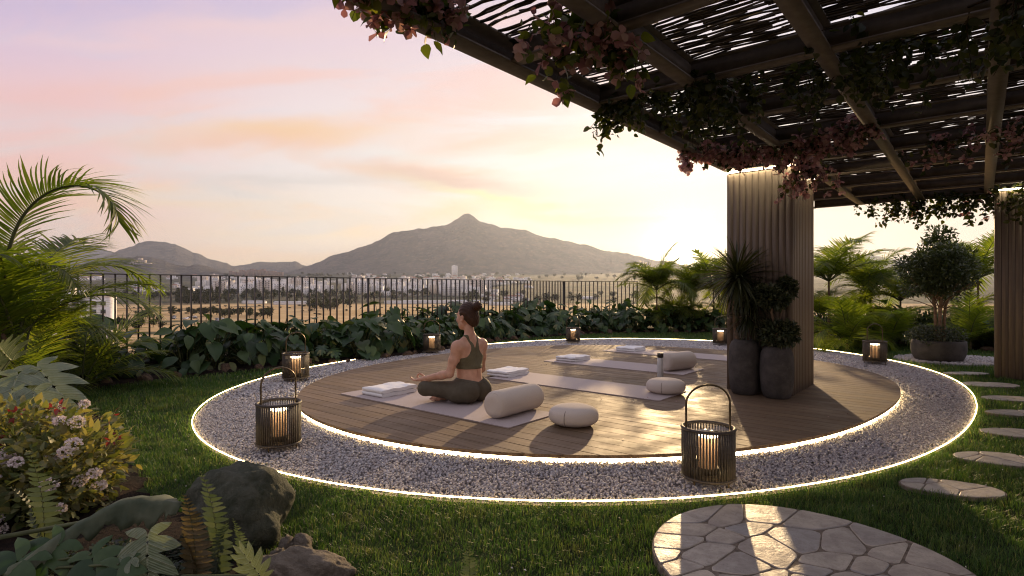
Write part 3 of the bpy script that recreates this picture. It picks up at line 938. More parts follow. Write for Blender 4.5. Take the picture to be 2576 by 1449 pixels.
for ci in range(8):
    for ri in range(len(rows) - 1):
        t1, t0 = rows[ri], rows[ri + 1]
        if ci > 4 and ri > 5:
            pass
        sd = ci * 31 + ri
        tm = (t0 + t1) / 2
        if ci == 0 and tm < -1.6:
            p_, w_, s_ = .0210, .0098, .08
        elif ci == 0 and tm < -.8:
            p_, w_, s_ = .0135, .0116, .35
        elif ci == 1 and tm < -1.6:
            p_, w_, s_ = .0132, .0112, .45
        else:
            p_, w_, s_ = .0108, .0095, .62
        reed_bay(ci * ESP + (.09 if ci == 0 else .03), (ci + 1) * ESP - .03, t0 + .02, t1 - .02, p_, w_, s_, sd)


# vertical boards: grain follows z
m, N = new_mat('pillar cladding')
t = N.n('ShaderNodeTexCoord').outputs['Object']
g = N.n('ShaderNodeNewGeometry')
cv = N.n('ShaderNodeVectorMath', operation='MULTIPLY'); N.put(cv, 0, t); cv.inputs[1].default_value = (90, 90, 2.2)
n_ = N.noise(cv.outputs[0], 1.0, 5, .6)
c = N.mix(N.mapr(n_, .3, .72), (.112, .082, .058, 1), (.160, .120, .086, 1))
r_ = N.mapr(g.outputs['Random Per Island'], 0, 1, .95, 1.05, False)
c = N.mix(1.0, c, N.n('ShaderNodeCombineXYZ', ins={0: r_, 1: r_, 2: r_}).outputs[0], 'MULTIPLY')
finish(N, princ(N, c, .55, .35, 0, bump(N, n_, .3, .003)))
M_PIL = m
M_STRIP = emis('pillar top light', (1.0, .80, .50), 28.0)
def pillar(e0, t0, we, wt, zb):
    root = link('pillar', MB().obox(O3, AX, (e0 + .012, t0 + .012, zb), (e0 + we - .012, t0 + wt - .012, PZ - .002)).mesh('pillar', M_DARK), pg)
    b = MB()
    gp = .0038
    for nside, (L, mk) in enumerate(((we, 0), (wt, 1), (we, 2), (wt, 3))):
        nbd = int(round(L / .0605))
        pw = L / nbd
        for i in range(nbd):
            a0, a1 = i * pw + gp / 2, (i + 1) * pw - gp / 2
            if i == 0: a0 = .0005
            if i == nbd - 1: a1 = L - .0005
            if mk == 0:
                lo, hi = (e0 + a0, t0, zb), (e0 + a1, t0 + .011, PZ - .03)
            elif mk == 2:
                lo, hi = (e0 + a0, t0 + wt - .011, zb), (e0 + a1, t0 + wt, PZ - .03)
            elif mk == 1:
                lo, hi = (e0 + we - .0112, t0 + max(a0, .0115), zb), (e0 + we, t0 + min(a1, L - .0115), PZ - .03)
            else:
                lo, hi = (e0, t0 + max(a0, .0115), zb), (e0 + .0112, t0 + min(a1, L - .0115), PZ - .03)
            b.obox(O3, AX, lo, hi)
    b.obj('cladding', M_PIL, root)
    s = MB()
    s.obox(O3, AX, (e0 - .004, t0 - .016, PZ - .018), (e0 + we + .004, t0 - .004, PZ - .003))
    s.obox(O3, AX, (e0 + we + .004, t0 - .004, PZ - .018), (e0 + we + .016, t0 + wt, PZ - .003))
    s.obj('light_strip', M_STRIP, root)
    return root
pillar(0, 0, .60, .864, 0.0)
pillar(2.07, 3.02, .66, .425, -.05)

# ================================================================== lanterns
M_RATTAN = plain('dark woven cord', (.050, .040, .033), .6, .35, .1, .3, 60, .4, 300, .002)
M_BRASS = plain('dark bronze', (.10, .072, .040), .35, .5, .8, .25, 20)
m, N = new_mat('lantern paper tube')
t = N.n('ShaderNodeTexCoord').outputs['Object']
p = princ(N, (.50, .33, .20), .45, .4)
tr = N.n('ShaderNodeBsdfTranslucent', ins={'Color': (.62, .44, .29, 1)})
mx = N.n('ShaderNodeMixShader', ins={0: .35}); N.put(mx, 1, p); N.put(mx, 2, tr)
finish(N, mx)
M_TUBE = m
M_LAMP = emis('lantern lamp', (1.0, .80, .52), 15.0)
m, N = new_mat('clear lid')
gl = N.n('ShaderNodeBsdfGlossy', ins={'Roughness': .05}); tp = N.n('ShaderNodeBsdfTransparent')
mx = N.n('ShaderNodeMixShader', ins={0: .12}); N.put(mx, 1, tp); N.put(mx, 2, gl); finish(N, mx)
M_LID = m
def make_lantern(label):
    r, h0, h1 = .135, .035, .300
    root = thing('lantern', label, 'lantern', (0, 0, 0), 0, 'lanterns standing on the gravel ring')
    b = MB()
    ns = 54
    for i in range(ns):
        a = 2 * np.pi * i / ns
        d = np.array((math.cos(a), math.sin(a), 0)); s = np.array((-d[1], d[0], 0))
        b.obox(d * r, np.stack([d, s, UP]), (-.0035, -.0043, h0 + .006), (.0035, .0043, h1 - .006))
    b.obj('cage', M_RATTAN, root)
    def hoop(z, rr, tr_, nm, mat):
        a = np.linspace(0, 2 * np.pi, 56, endpoint=False)
        return MB().tube(np.c_[np.cos(a) * rr, np.sin(a) * rr, np.full(56, z)], tr_, 8, closed=True).obj(nm, mat, root, True)
    hoop(h1 - .004, r - .001, .0095, 'top_ring', M_RATTAN)
    hoop(h0 + .006, r - .001, .0085, 'bottom_ring', M_RATTAN)
    MB().lathe([(.0, h0 + .004), (r - .008, h0 + .004), (r - .008, h0 + .012), (0, h0 + .012)], 40).obj('base_plate', M_BRASS, root)
    MB().lathe([(.052, h0 + .013), (.052, h0 + .018), (.062, h0 + .018), (.062, h0 + .05), (.05, h0 + .05)], 32).obj('lamp_foot', M_BRASS, root)
    MB().lathe([(.048, h0 + .04), (.048, h1 - .052)], 36).obj('lamp_tube', M_TUBE, root, True)
    MB().lathe([(.0, h1 - .046), (.046, h1 - .046), (.049, h1 - .050), (.049, h1 - .034), (.0, h1 - .030)], 36).obj('lamp', M_LAMP, root)
    MB().lathe([(.0, h1 - .028), (.055, h1 - .0285), (.055, h1 - .024), (0, h1 - .0235)], 36).obj('lamp_cap', M_BRASS, root)
    MB().lathe([(.0, h1 - .018), (r - .012, h1 - .018), (r - .012, h1 - .015), (0, h1 - .015)], 40).obj('glass_lid', M_LID, root)
    a = np.linspace(0, np.pi, 22)
    hw = r - .010
    pts = [(-hw, 0, h0 + .01), (-hw, 0, h1 + .06), (-hw, 0, h1 + .11)] + [(-hw * math.cos(x), 0, h1 + .125 + .10 * math.sin(x)) for x in a] + [(hw, 0, h1 + .11), (hw, 0, h1 + .06), (hw, 0, h0 + .01)]
    hb = MB().tube([(p[0], p[1], p[2]) for p in pts], .0058, 8, up=(0, 1, 0))
    hb.obj('handle', M_BRASS, root, True)
    for a in (.5, 2.07, 3.64, 5.21):
        MB().tube([(math.cos(a) * (r - .012), math.sin(a) * (r - .012), -.012), (math.cos(a) * (r - .012), math.sin(a) * (r - .012), h0 + .004)], .0045, 6).obj('leg', M_BRASS, root)
    return root
LAN = [((-1.525, 3.72), 55, 1.0, 'woven lantern nearest the left rim of the deck, in front of another lantern'),
       ((-2.44, 6.42), 60, 1.04, 'woven lantern standing just behind the front left one, by the bed of large leaves'),
       ((-1.29, 9.15), 20, 1.0, 'woven lantern behind the seated woman\'s left arm, at the back of the gravel'),
       ((1.16, 10.80), 10, .98, 'woven lantern at the far middle of the gravel, behind the folded towels'),
       ((3.83, 10.45), 20, 1.0, 'woven lantern mostly hidden behind the left edge of the pillar'),
       ((5.00, 7.84), 15, 1.05, 'woven lantern to the right of the pillar, in front of the dark bowl planter'),
       ((1.055, 3.06), 8, 1.0, 'biggest looking woven lantern, on the near gravel in front of the pillar')]
lan0 = None
for i, ((x, y), a, s, lab) in enumerate(LAN):
    if lan0 is None:
        lan0 = make_lantern(lab); o = lan0
        o.location = (x, y, -.046); o.rotation_euler = (0, 0, R(a)); o.scale = (s, s, s)
    else:
        dup(lan0, (x, y, -.046), R(a), s, lab)

# ================================================================== mats, towels, cushions
M_MAT = plain('mat rubber', (.40, .335, .315), .75, .25, 0, .07, 180, .3, 900, .001)
M_TOWEL = plain('white towelling', (.78, .765, .75), .95, .1, 0, .05, 200, .55, 520, .003)
M_FELT = plain('beige wool felt', (.54, .475, .41), .95, .1, 0, .06, 220, .4, 700, .002)
M_SEAM = plain('dark seam', (.20, .17, .145), .9, .1)
def mat_(corner, length, width, label):
    """corner = near left corner on the deck"""
    o = thing('yoga_mat', label, 'yoga mat', (corner[0], corner[1], .0), 0, 'yoga mats on the deck')
    n = 24
    b = MB()
    rr = .018
    def rc(x0, y0, x1, y1):
        pts = []
        for cx, cy, a0 in ((x1 - rr, y0 + rr, -90), (x1 - rr, y1 - rr, 0), (x0 + rr, y1 - rr, 90), (x0 + rr, y0 + rr, 180)):
            for a in np.linspace(a0, a0 + 90, 5):
                pts.append((cx + rr * math.cos(R(a)), cy + rr * math.sin(R(a))))
        return np.array(pts)
    P = rc(0, 0, length, width)
    XY = P[:, :1] * E2[:2] + P[:, 1:] * E1[:2]
    b.prism(XY, .0012, .0075)
    b.obj('mat_sheet', M_MAT, o)
    return o
mat_((-1.62, 5.36), 2.07, .60, 'mauve grey yoga mat under the seated woman')
mat_((-.26, 6.30), 2.02, .60, 'mauve grey yoga mat in the middle, towel left and nothing at its right')
mat_((.43, 7.76), 1.98, .62, 'mauve grey yoga mat carrying a towel and the far bolster')
mat_((1.43, 9.02), 2.0, .62, 'farthest mauve grey yoga mat, its right end hidden by the pillar')
M1 = np.array((-1.62, 5.36)); 
def rounded_slab(L, Wd, z0, z1, rad, n=5):
    """slab with a rounded long fold along +x side"""
    pts = []
    return pts
def towel(loc, rot, L, Wd, Hh, label, seed):
    r = np.random.default_rng(seed)
    o = thing('folded_towel', label, 'towel', (loc[0], loc[1], .0078), rot, 'folded white towels on the mats')
    layers = 2
    lt = Hh / layers
    prof = []
    for k in range(layers):
        b = MB()
        nx, ny = 16, 14
        # each layer: a soft sheet with a rounded fold edge
        d1, d2 = r.uniform(-.006, .006, 2)
        a = np.linspace(np.pi / 2, -np.pi / 2, 7)
        top = [(-L / 2 + d1 + i * (L - lt) / nx, lt / 2) for i in range(nx + 1)]
        cap = [(L / 2 - lt / 2 + d1 + lt / 2 * math.cos(x), lt / 2 * math.sin(x)) for x in a[1:-1]]
        bot = [(x, -z) for x, z in top[::-1]]
        cap2 = [(-L / 2 + d1 - lt / 2 * math.cos(x), -lt / 2 * math.sin(x)) for x in a[1:-1]]
        loop = np.array(top + cap + bot + cap2)
        yv = np.linspace(-Wd / 2, Wd / 2, ny + 1) + d2
        V = []
        for j, y in enumerate(yv):
            X = loop[:, 0]
            e = 1 - .10 * (abs(j - ny / 2) / (ny / 2)) ** 8
            zc_ = lt * (k + .5)
            puff = (fbm(X * 14 + seed, X * 0 + y * 14, 3, 6) - .5) * .022 * (k + 1) / layers
            V.append(np.stack([X, np.full_like(X, y), zc_ + loop[:, 1] * .96 * e + puff], -1))
        V = np.array(V); nl = len(loop)
        F = [(j * nl + q, (j + 1) * nl + q, (j + 1) * nl + (q + 1) % nl, j * nl + (q + 1) % nl) for j in range(ny) for q in range(nl)]
        b.add(V, F)
        for j in (0, ny):
            cc = V[j]
            h = nx + 1
            # close the end: connect top to bottom
            idx = list(range(nl))
            tp_ = idx[:nx + 1]; bt = idx[nx + 1 + 5: nx + 1 + 5 + nx + 1][::-1]
            Fq = [(tp_[i], tp_[i + 1], bt[i + 1], bt[i]) for i in range(nx)]
            b.add(cc, Fq if j == ny else [q[::-1] for q in Fq])
            c1 = idx[nx + 1: nx + 6]
            b.add(np.vstack([cc[[tp_[-1]] + c1 + [bt[-1]]]]), [(0, i, i + 1) for i in range(1, 6)])
            c2_ = idx[nx + 6 + nx + 1:]
            b.add(np.vstack([cc[[bt[0]] + c2_ + [tp_[0]]]]), [(0, i, i + 1) for i in range(1, 6)])
        b.obj('towel_fold', M_TOWEL, o, True)
    return o
RE2 = math.atan2(E2[1], E2[0])
def on_mat(c, a, b):
    return np.array(c) + E2[:2] * a + E1[:2] * b
towel(on_mat((-1.62, 5.36), .34, .30), RE2 - R(90), .40, .30, .072, 'white folded towel at the knees of the seated woman', 1)
towel(on_mat((-.26, 6.30), .03, .30), RE2 - R(90), .38, .30, .066, 'white folded towel right behind the woman\'s back, on the middle mat', 2)
towel(on_mat((.43, 7.76), .26, .33), RE2 - R(90), .38, .31, .062, 'white folded towel on the mat of the far bolster', 3)
towel(on_mat((1.43, 9.02), .33, .33), RE2 - R(90), .38, .32, .06, 'farthest white folded towel, at the left end of the last mat', 4)
def bolster(loc, ang, L, rad, label):
    o = thing('bolster', label, 'bolster', (loc[0], loc[1], .0078 + rad * .96), ang, 'beige felt bolsters')
    n = 30; a = np.linspace(0, 2 * np.pi, 40, endpoint=False)
    er = .055
    xs = np.concatenate([-L / 2 + er * (1 - np.cos(np.linspace(0, np.pi / 2, 8))), np.linspace(-L / 2 + er, L / 2 - er, 14)[1:-1], L / 2 - er * (1 - np.cos(np.linspace(np.pi / 2, 0, 8)))])
    rs = np.concatenate([rad - er + er * np.sin(np.linspace(0, np.pi / 2, 8)), np.full(12, rad), rad - er + er * np.sin(np.linspace(np.pi / 2, 0, 8))])
    V = []
    for x, r_ in zip(xs, rs):
        w = 1 + .03 * (fbm(np.cos(a) * 2 + 4, np.sin(a) * 2 + x * 7, 3, 2) - .5)
        z = np.sin(a) * r_ * w
        z = np.where(z < -rad * .9, -rad * .9 + (z + rad * .9) * .5, z)
        V.append(np.stack([np.full_like(a, x), np.cos(a) * r_ * w, z], -1))
    V = np.array(V); k = 40
    b = MB()
    b.add(V, [(i * k + q, i * k + (q + 1) % k, (i + 1) * k + (q + 1) % k, (i + 1) * k + q) for i in range(len(xs) - 1) for q in range(k)])
    for i, rev in ((0, True), (len(xs) - 1, False)):
        c = V[i].mean(0)
        b.add(np.vstack([V[i], c[None]]), [((q + 1) % k, q, k) if rev else (q, (q + 1) % k, k) for q in range(k)])
    b.obj('cushion', M_FELT, o, True)
    for sx in (-1, 1):
        aa = np.linspace(0, 2 * np.pi, 48, endpoint=False)
        MB().tube(np.c_[np.full(48, sx * (L / 2 - er * .35)), np.cos(aa) * (rad - er * .24), np.sin(aa) * (rad - er * .24)], .0022, 6, closed=True, up=(1, 0, 0)).obj('piping', M_FELT, o, True)
    return o
bl = G(1300, 1042, 0.0)
bolster(on_mat((-1.62, 5.36), 1.80, .40), math.atan2(E1[1], E1[0]), .56, .106, 'beige felt bolster on the near mat right behind the seated woman')
bolster(on_mat((.43, 7.76), 1.76, .36), math.atan2(E1[1], E1[0]) - R(16), .50, .11, 'beige felt bolster on the far mat beside the water bottle')
def pouf(loc, rad, hgt, ang, label):
    o = thing('floor_cushion', label, 'cushion', (loc[0], loc[1], 0.0), ang, 'round beige floor cushions')
    a = np.linspace(0, 2 * np.pi, 56, endpoint=False)
    ph = np.linspace(-np.pi / 2, np.pi / 2, 22)
    V = []
    for p_ in ph:
        rr = rad * (.62 + .38 * np.cos(p_) ** .8) if abs(p_) < 1.5 else .02
        c_, s_ = abs(math.cos(p_)) ** .55, math.copysign(abs(math.sin(p_)) ** .8, math.sin(p_))
        rr = rad * c_
        z = hgt / 2 + hgt / 2 * s_
        w = 1 + .025 * (fbm(np.cos(a) * 1.7 + 3, np.sin(a) * 1.7 + p_, 3, 7) - .5)
        V.append(np.stack([rr * np.cos(a) * w, rr * np.sin(a) * w, np.full_like(a, max(.001, z))], -1))
    V = np.array(V); k = 56
    MB().add(V, [(i * k + q, i * k + (q + 1) % k, (i + 1) * k + (q + 1) % k, (i + 1) * k + q) for i in range(len(ph) - 1) for q in range(k)]).obj('cushion', M_FELT, o, True)
    s = [(rad * 1.001 * abs(math.cos(x)) ** .55, 0, hgt / 2 + hgt / 2 * math.copysign(abs(math.sin(x)) ** .8, math.sin(x))) for x in np.linspace(-.85, .75, 14)]
    MB().tube(s, .0022, 6, up=(0, 1, 0)).obj('seam', M_SEAM, o)
    return o
pouf((.452, 4.17), .182, .142, R(-118), 'round beige floor cushion nearest the viewer, by the end of the woman\'s mat')
pouf((1.465, 5.42), .182, .138, R(-118), 'round beige floor cushion beside the water bottle')
# water bottle
bt = thing('water_bottle', 'clear water bottle with dark cap between the far bolster and a cushion', 'water bottle', tuple(G(1661, 951)), 0)
m, N = new_mat('bottle glass')
gl = N.n('ShaderNodeBsdfPrincipled'); N.put(gl, 'Base Color', (.80, .80, .78, 1)); N.put(gl, 'Roughness', .25); N.put(gl, 'Transmission Weight', .35); N.put(gl, 'IOR', 1.2)
finish(N, gl)
MB().lathe([(0, .002), (.030, .002), (.033, .006), (.033, .222), (.029, .228), (.0, .228)], 32).obj('bottle_body', m, bt, True)
MB().lathe([(.0295, .2285), (.034, .2290), (.034, .272), (.031, .278), (0, .278)], 32).obj('cap', plain('dark cap', (.05, .042, .038), .45, .4, 0, .1), bt)
MB().lathe([(0, .04), (.006, .04), (.006, .226), (0, .226)], 12, 0, (.012, .004, 0)).obj('infuser', plain('dark straw', (.09, .07, .055), .5), bt)
# ================================================================== seated woman (signed distance field -> surface nets)
class Field:
    def __init__(s, lo, hi, h):
        s.lo = np.array(lo, float); s.h = h
        s.n = np.ceil((np.array(hi) - s.lo) / h).astype(int) + 1
        s.ax = [np.float32(s.lo[i] + np.arange(s.n[i]) * h) for i in range(3)]
        s.X, s.Y, s.Z = np.meshgrid(*s.ax, indexing='ij', sparse=True)
        s.d = np.full(s.n, 1.0, np.float32)
    def win(s, lo, hi):
        a = np.clip(np.floor((np.array(lo) - s.lo) / s.h).astype(int), 0, s.n); b = np.clip(np.ceil((np.array(hi) - s.lo) / s.h).astype(int) + 1, 0, s.n)
        return tuple(slice(int(x), int(y)) for x, y in zip(a, b))
    def sub(s, w):
        return s.X[w[0]], s.Y[:, w[1]], s.Z[:, :, w[2]]
    def join(s, w, d, k):
        if d.size == 0:
            return
        a = s.d[w]
        if k > 0:
            h = np.clip(.5 + .5 * (a - d) / k, 0, 1)
            s.d[w] = a + (d - a) * h - k * h * (1 - h)
        else:
            s.d[w] = np.minimum(a, d)
    def cap(s, a, b, ra, rb=None, k=.02):
        rb = ra if rb is None else rb
        a = np.array(a, np.float32); b = np.array(b, np.float32)
        mg = max(ra, rb) + max(k, .012) * 1.5 + .01
        w = s.win(np.minimum(a, b) - mg, np.maximum(a, b) + mg)
        X, Y, Z = s.sub(w)
        ab = b - a; L2 = float(ab @ ab) + 1e-9
        t = np.clip(((X - a[0]) * ab[0] + (Y - a[1]) * ab[1] + (Z - a[2]) * ab[2]) / L2, 0, 1)
        d = np.sqrt((X - a[0] - t * ab[0]) ** 2 + (Y - a[1] - t * ab[1]) ** 2 + (Z - a[2] - t * ab[2]) ** 2) - (ra + (rb - ra) * t)
        s.join(w, d, k)
        return s
    def ell(s, c, r, k=.02, rot=None, sub=False):
        c = np.array(c, np.float32); r = np.array(r, np.float32)
        mg = r.max() + k * 1.5 + .01
        w = s.win(c - mg, c + mg)
        X, Y, Z = s.sub(w)
        x, y, z = X - c[0], Y - c[1], Z - c[2]
        if rot is not None:
            M = np.array(rot, np.float32)
            x, y, z = (M[0, 0] * x + M[0, 1] * y + M[0, 2] * z, M[1, 0] * x + M[1, 1] * y + M[1, 2] * z, M[2, 0] * x + M[2, 1] * y + M[2, 2] * z)
        k0 = np.sqrt((x / r[0]) ** 2 + (y / r[1]) ** 2 + (z / r[2]) ** 2)
        k1 = np.sqrt((x / r[0] ** 2) ** 2 + (y / r[1] ** 2) ** 2 + (z / r[2] ** 2) ** 2) + 1e-6
        d = k0 * (k0 - 1) / k1
        if sub:
            a = s.d[w]; h = np.clip(.5 - .5 * (a + d) / k, 0, 1)
            s.d[w] = a + (-d - a) * h + k * h * (1 - h)
        else:
            s.join(w, d, k)
        return s
def nets(F, d):
    """surface nets: vertices at the mean edge crossing of every mixed cell, one quad per crossed grid edge"""
    lo, h = F.lo, F.h
    S = d < 0
    n = np.array(d.shape)
    c = np.zeros(n - 1, np.int8)
    off = [(i, j, k) for i in (0, 1) for j in (0, 1) for k in (0, 1)]
    for i, j, k in off:
        c += S[i:n[0] - 1 + i, j:n[1] - 1 + j, k:n[2] - 1 + k]
    mixed = (c > 0) & (c < 8)
    idx = np.full(n - 1, -1, np.int64)
    I = np.argwhere(mixed)
    idx[mixed] = np.arange(len(I))
    acc = np.zeros((len(I), 3)); cnt = np.zeros(len(I))
    for a in off:
        for ax in range(3):
            if a[ax]:
                continue
            b = list(a); b[ax] = 1
            da = d[I[:, 0] + a[0], I[:, 1] + a[1], I[:, 2] + a[2]]; db_ = d[I[:, 0] + b[0], I[:, 1] + b[1], I[:, 2] + b[2]]
            m = (da < 0) != (db_ < 0)
            t = np.where(m, da / np.where(m, da - db_, 1), 0)
            p = np.repeat(np.array(a, float)[None], len(I), 0); p[:, ax] = t
            acc[m] += p[m]; cnt[m] += 1
    V = lo + (I + acc / cnt[:, None]) * h
    Q = []
    for ax in range(3):
        u, v = (ax + 1) % 3, (ax + 2) % 3
        sl0 = [slice(None)] * 3; sl1 = [slice(None)] * 3
        sl0[ax] = slice(0, -1); sl1[ax] = slice(1, None)
        A_, B_ = S[tuple(sl0)], S[tuple(sl1)]
        E = np.argwhere(A_ != B_)
        ok = (E[:, u] > 0) & (E[:, v] > 0) & (E[:, u] < n[u] - 1) & (E[:, v] < n[v] - 1)
        E = E[ok]
        fl = A_[E[:, 0], E[:, 1], E[:, 2]]
        q = []
        for du_, dv_ in ((0, 0), (-1, 0), (-1, -1), (0, -1)):
            e = E.copy(); e[:, u] += du_; e[:, v] += dv_
            q.append(idx[e[:, 0], e[:, 1], e[:, 2]])
        q = np.stack(q, 1)
        q[~fl] = q[~fl][:, ::-1]
        Q.append(q)
    return V, np.vstack(Q)
def field_mesh(name, F, d, mat, parent, it=2):
    V, Q = nets(F, d)
    o = MB().add(V, Q).obj(name, mat, parent, True)
    if it:
        m = o.modifiers.new('soften', 'SMOOTH'); m.factor = .5; m.iterations = it
    return o
m, N = new_mat('skin')
t = N.n('ShaderNodeTexCoord').outputs['Object']
c = N.mix(N.mapr(N.noise(t, 22, 4), .35, .7), (.47, .255, .165, 1), (.56, .32, .215, 1))
p = princ(N, c, .48, .4, 0, bump(N, N.noise(t, 350, 3), .08, .001))
p.inputs['Subsurface Weight'].default_value = .18
p.inputs['Subsurface Radius'].default_value = (.012, .005, .003)
finish(N, p)
M_SKIN = m
def fabric(name, c1, c2):
    m, N = new_mat(name)
    t = N.n('ShaderNodeTexCoord').outputs['Object']
    c = N.mix(N.mapr(N.noise(t, 18, 5, .6), .3, .7), rgba(c1), rgba(c2))
    h = N.math('ADD', N.math('MULTIPLY', N.noise(t, 600, 2), .25), N.noise(N.vec('MULTIPLY', t, (1, 1, 2.2)), 24, 4, .6, .8))
    finish(N, princ(N, c, .78, .2, 0, bump(N, h, .35, .006)))
    return m
M_TOP = fabric('olive sports fabric', (.098, .085, .048), (.122, .106, .062))
M_LEG = fabric('dark olive leggings fabric', (.078, .066, .046), (.098, .084, .060))
m, N = new_mat('brown hair')
t = N.n('ShaderNodeTexCoord').outputs['Object']
hv = N.noise(N.vec('MULTIPLY', t, (120, 25, 60)), 1.0, 5, .65, 1.0)
c = N.mix(N.mapr(hv, .3, .7), (.022, .009, .004, 1), (.062, .027, .012, 1))
finish(N, princ(N, c, .5, .22, 0, bump(N, hv, .7, .003)))
M_HAIR = m

PERS = np.array((-.372, 4.985, .0085))
wo = thing('person', 'woman with hair bun sitting cross legged on a mat in olive top and leggings', 'person', PERS, 0)
wo.scale = (.975, .975, .975)
wo.rotation_euler = (0, 0, math.atan2(.6372, -.7707) - R(90))     # local +y = the way she faces
LO, HI, HS = (-.42, -.22, -.01), (.42, .54, .93), .0042
body = Field(LO, HI, HS)
# torso
def torso(F):
    F.ell((0, -.005, .125), (.150, .105, .11), .03)
    F.cap((0, .0, .20), (0, .008, .30), .098, .100, .04)
    F.ell((0, .002, .255), (.112, .080, .11), .03)
    F.ell((0, .006, .40), (.135, .088, .135), .04)
    for s in (-1, 1):
        F.cap((s * .04, -.005, .502), (s * .140, -.002, .502), .052, .044, .05)
        F.cap((s * .115, -.01, .485), (s * .075, -.02, .38), .042, .040, .04)     # shoulder blades, lats
        F.cap((s * .03, -.006, .585), (s * .115, -.004, .530), .030, .026, .035)  # trapezius
        F.ell((s * .062, .082, .405), (.055, .048, .055), .03)
    F.ell((0, -.095, .36), (.010, .02, .20), .03, sub=True)                        # spine furrow
torso(body)
body.cap((0, -.008, .55), (0, .010, .665), .047, .044, .03)
# head
HP, HK = np.array((0, .015, .690)), 1.10
def hE(F, c, r, k=.02, **kw):
    F.ell(HP + (np.array(c) - HP) * HK, np.array(r) * HK, k, **kw)
def hC(F, a, b, ra, rb=None, k=.02):
    F.cap(HP + (np.array(a) - HP) * HK, HP + (np.array(b) - HP) * HK, ra * HK, (ra if rb is None else rb) * HK, k)
hE(body, (0, .020, .775), (.071, .088, .090), .02)
hE(body, (0, .062, .722), (.054, .052, .075), .03)
hC(body, (0, .088, .672), (0, .080, .672), .020, .020, .03)
hC(body, (-.045, .045, .690), (0, .085, .672), .016, .016, .025)
hC(body, (.045, .045, .690), (0, .085, .672), .016, .016, .025)
hC(body, (0, .106, .762), (0, .126, .722), .0085, .0115, .012)
hE(body, (0, .118, .718), (.017, .012, .008), .008)
for s in (-1, 1):
    hE(body, (s * .030, .113, .757), (.017, .012, .011), .012, sub=True)
    hE(body, (s * .029, .098, .757), (.0125, .0125, .0125), .004)
    hC(body, (s * .014, .113, .774), (s * .046, .100, .776), .008, .006, .012)
    hE(body, (s * .040, .085, .725), (.020, .020, .020), .02)
    hE(body, (s * .073, .018, .738), (.009, .019, .031), .006, rot=[[1, 0, 0], [0, .94, .34], [0, -.34, .94]])
    hE(body, (s * .080, .024, .740), (.006, .010, .017), .005, sub=True)
hC(body, (-.020, .107, .697), (.020, .107, .697), .0065, .0065, .006)
hC(body, (-.016, .106, .689), (.016, .106, .689), .0070, .0070, .006)
# arms and hands
for s in (-1, 1):
    sh, el, wr = np.array((s * .158, -.002, .500)), np.array((s * .205, .045, .265)), np.array((s * .262, .300, .205))
    body.ell(sh + (s * .004, 0, -.005), (.047, .050, .055), .03)
    body.cap(sh, sh * .5 + el * .5, .045, .042, .03)
    body.cap(sh * .5 + el * .5, el, .042, .034, .02)
    fm = el + (wr - el) * .3
    body.cap(el, fm, .036, .036, .02); body.cap(fm, wr, .036, .022, .02)
    f = nrm(wr - el); side = np.array((s, 0, 0)) - f * (np.array((s, 0, 0)) @ f); side = nrm(side); up = np.cross(side, f) * (1 if s > 0 else -1)
    up = up if up[2] > 0 else -up
    def hp(a, b, c_):
        return wr + f * a + side * b + up * c_
    # palm (turned upward), fingers outside to inside: little, ring, middle; index and thumb form a ring
    body.cap(hp(.005, .0, 0), hp(.035, .012, .002), .021, .019, .012)
    body.cap(hp(.03, .022, .0), hp(.075, .026, .0), .013, .012, .012)
    body.cap(hp(.03, .006, .0), hp(.080, .008, .0), .014, .012, .012)
    body.cap(hp(.03, -.010, .002), hp(.076, -.014, .002), .013, .012, .012)
    for bb, l1, l2, l3, cu in ((.030, .028, .020, .018, .45), (.014, .034, .024, .020, .35), (-.002, .036, .026, .021, .28)):
        a0 = hp(.078, bb, 0); a1 = a0 + f * l1 + up * l1 * cu * .5; a2 = a1 + f * l2 * .85 + up * l2 * cu * 1.4; a3 = a2 + f * l3 * .55 + up * l3 * cu * 2.2
        body.cap(a0, a1, .0090, .0085, .005); body.cap(a1, a2, .0083, .0078, .003); body.cap(a2, a3, .0078, .0068, .003)
    i0 = hp(.076, -.018, .003); i1 = hp(.098, -.020, .030); i2 = hp(.084, -.020, .050); i3 = hp(.066, -.020, .056)
    body.cap(i0, i1, .0090, .0084, .005); body.cap(i1, i2, .0082, .0078, .003); body.cap(i2, i3, .0078, .0068, .003)
    t0 = hp(.018, -.022, .006); t1 = hp(.036, -.034, .026); t2 = hp(.052, -.029, .044); t3 = hp(.064, -.022, .053)
    body.cap(t0, t1, .0125, .0105, .008); body.cap(t1, t2, .0100, .0088, .003); body.cap(t2, t3, .0088, .0075, .003)
# feet (bare), tucked under the opposite shin
def foot(an, toe, hl, k=.015):
    an, toe, hl = map(np.array, (an, toe, hl))
    body.cap(an, hl, .028, .026, .02); body.cap(an, toe * .7 + an * .3, .028, .024, .02); body.cap(hl, toe * .6 + hl * .4, .024, .022, .02)
    body.cap(toe * .6 + hl * .4, toe * .85 + an * .15, .024, .020, .015)
    d = nrm(toe - an); sd = nrm(np.cross(d, (0, 0, 1)))
    for q, (b_, l_, r_) in enumerate(((-.022, .026, .0105), (-.008, .026, .0085), (.004, .022, .0080), (.015, .016, .0075), (.025, .010, .0070))):
        body.cap(toe + sd * b_ - d * .01, toe + sd * b_ + d * l_, r_, r_ * .92, .003)
foot((-.145, .215, .050), (-.255, .205, .034), (-.115, .185, .036))
foot((.150, .300, .048), (.262, .310, .034), (.118, .270, .036))
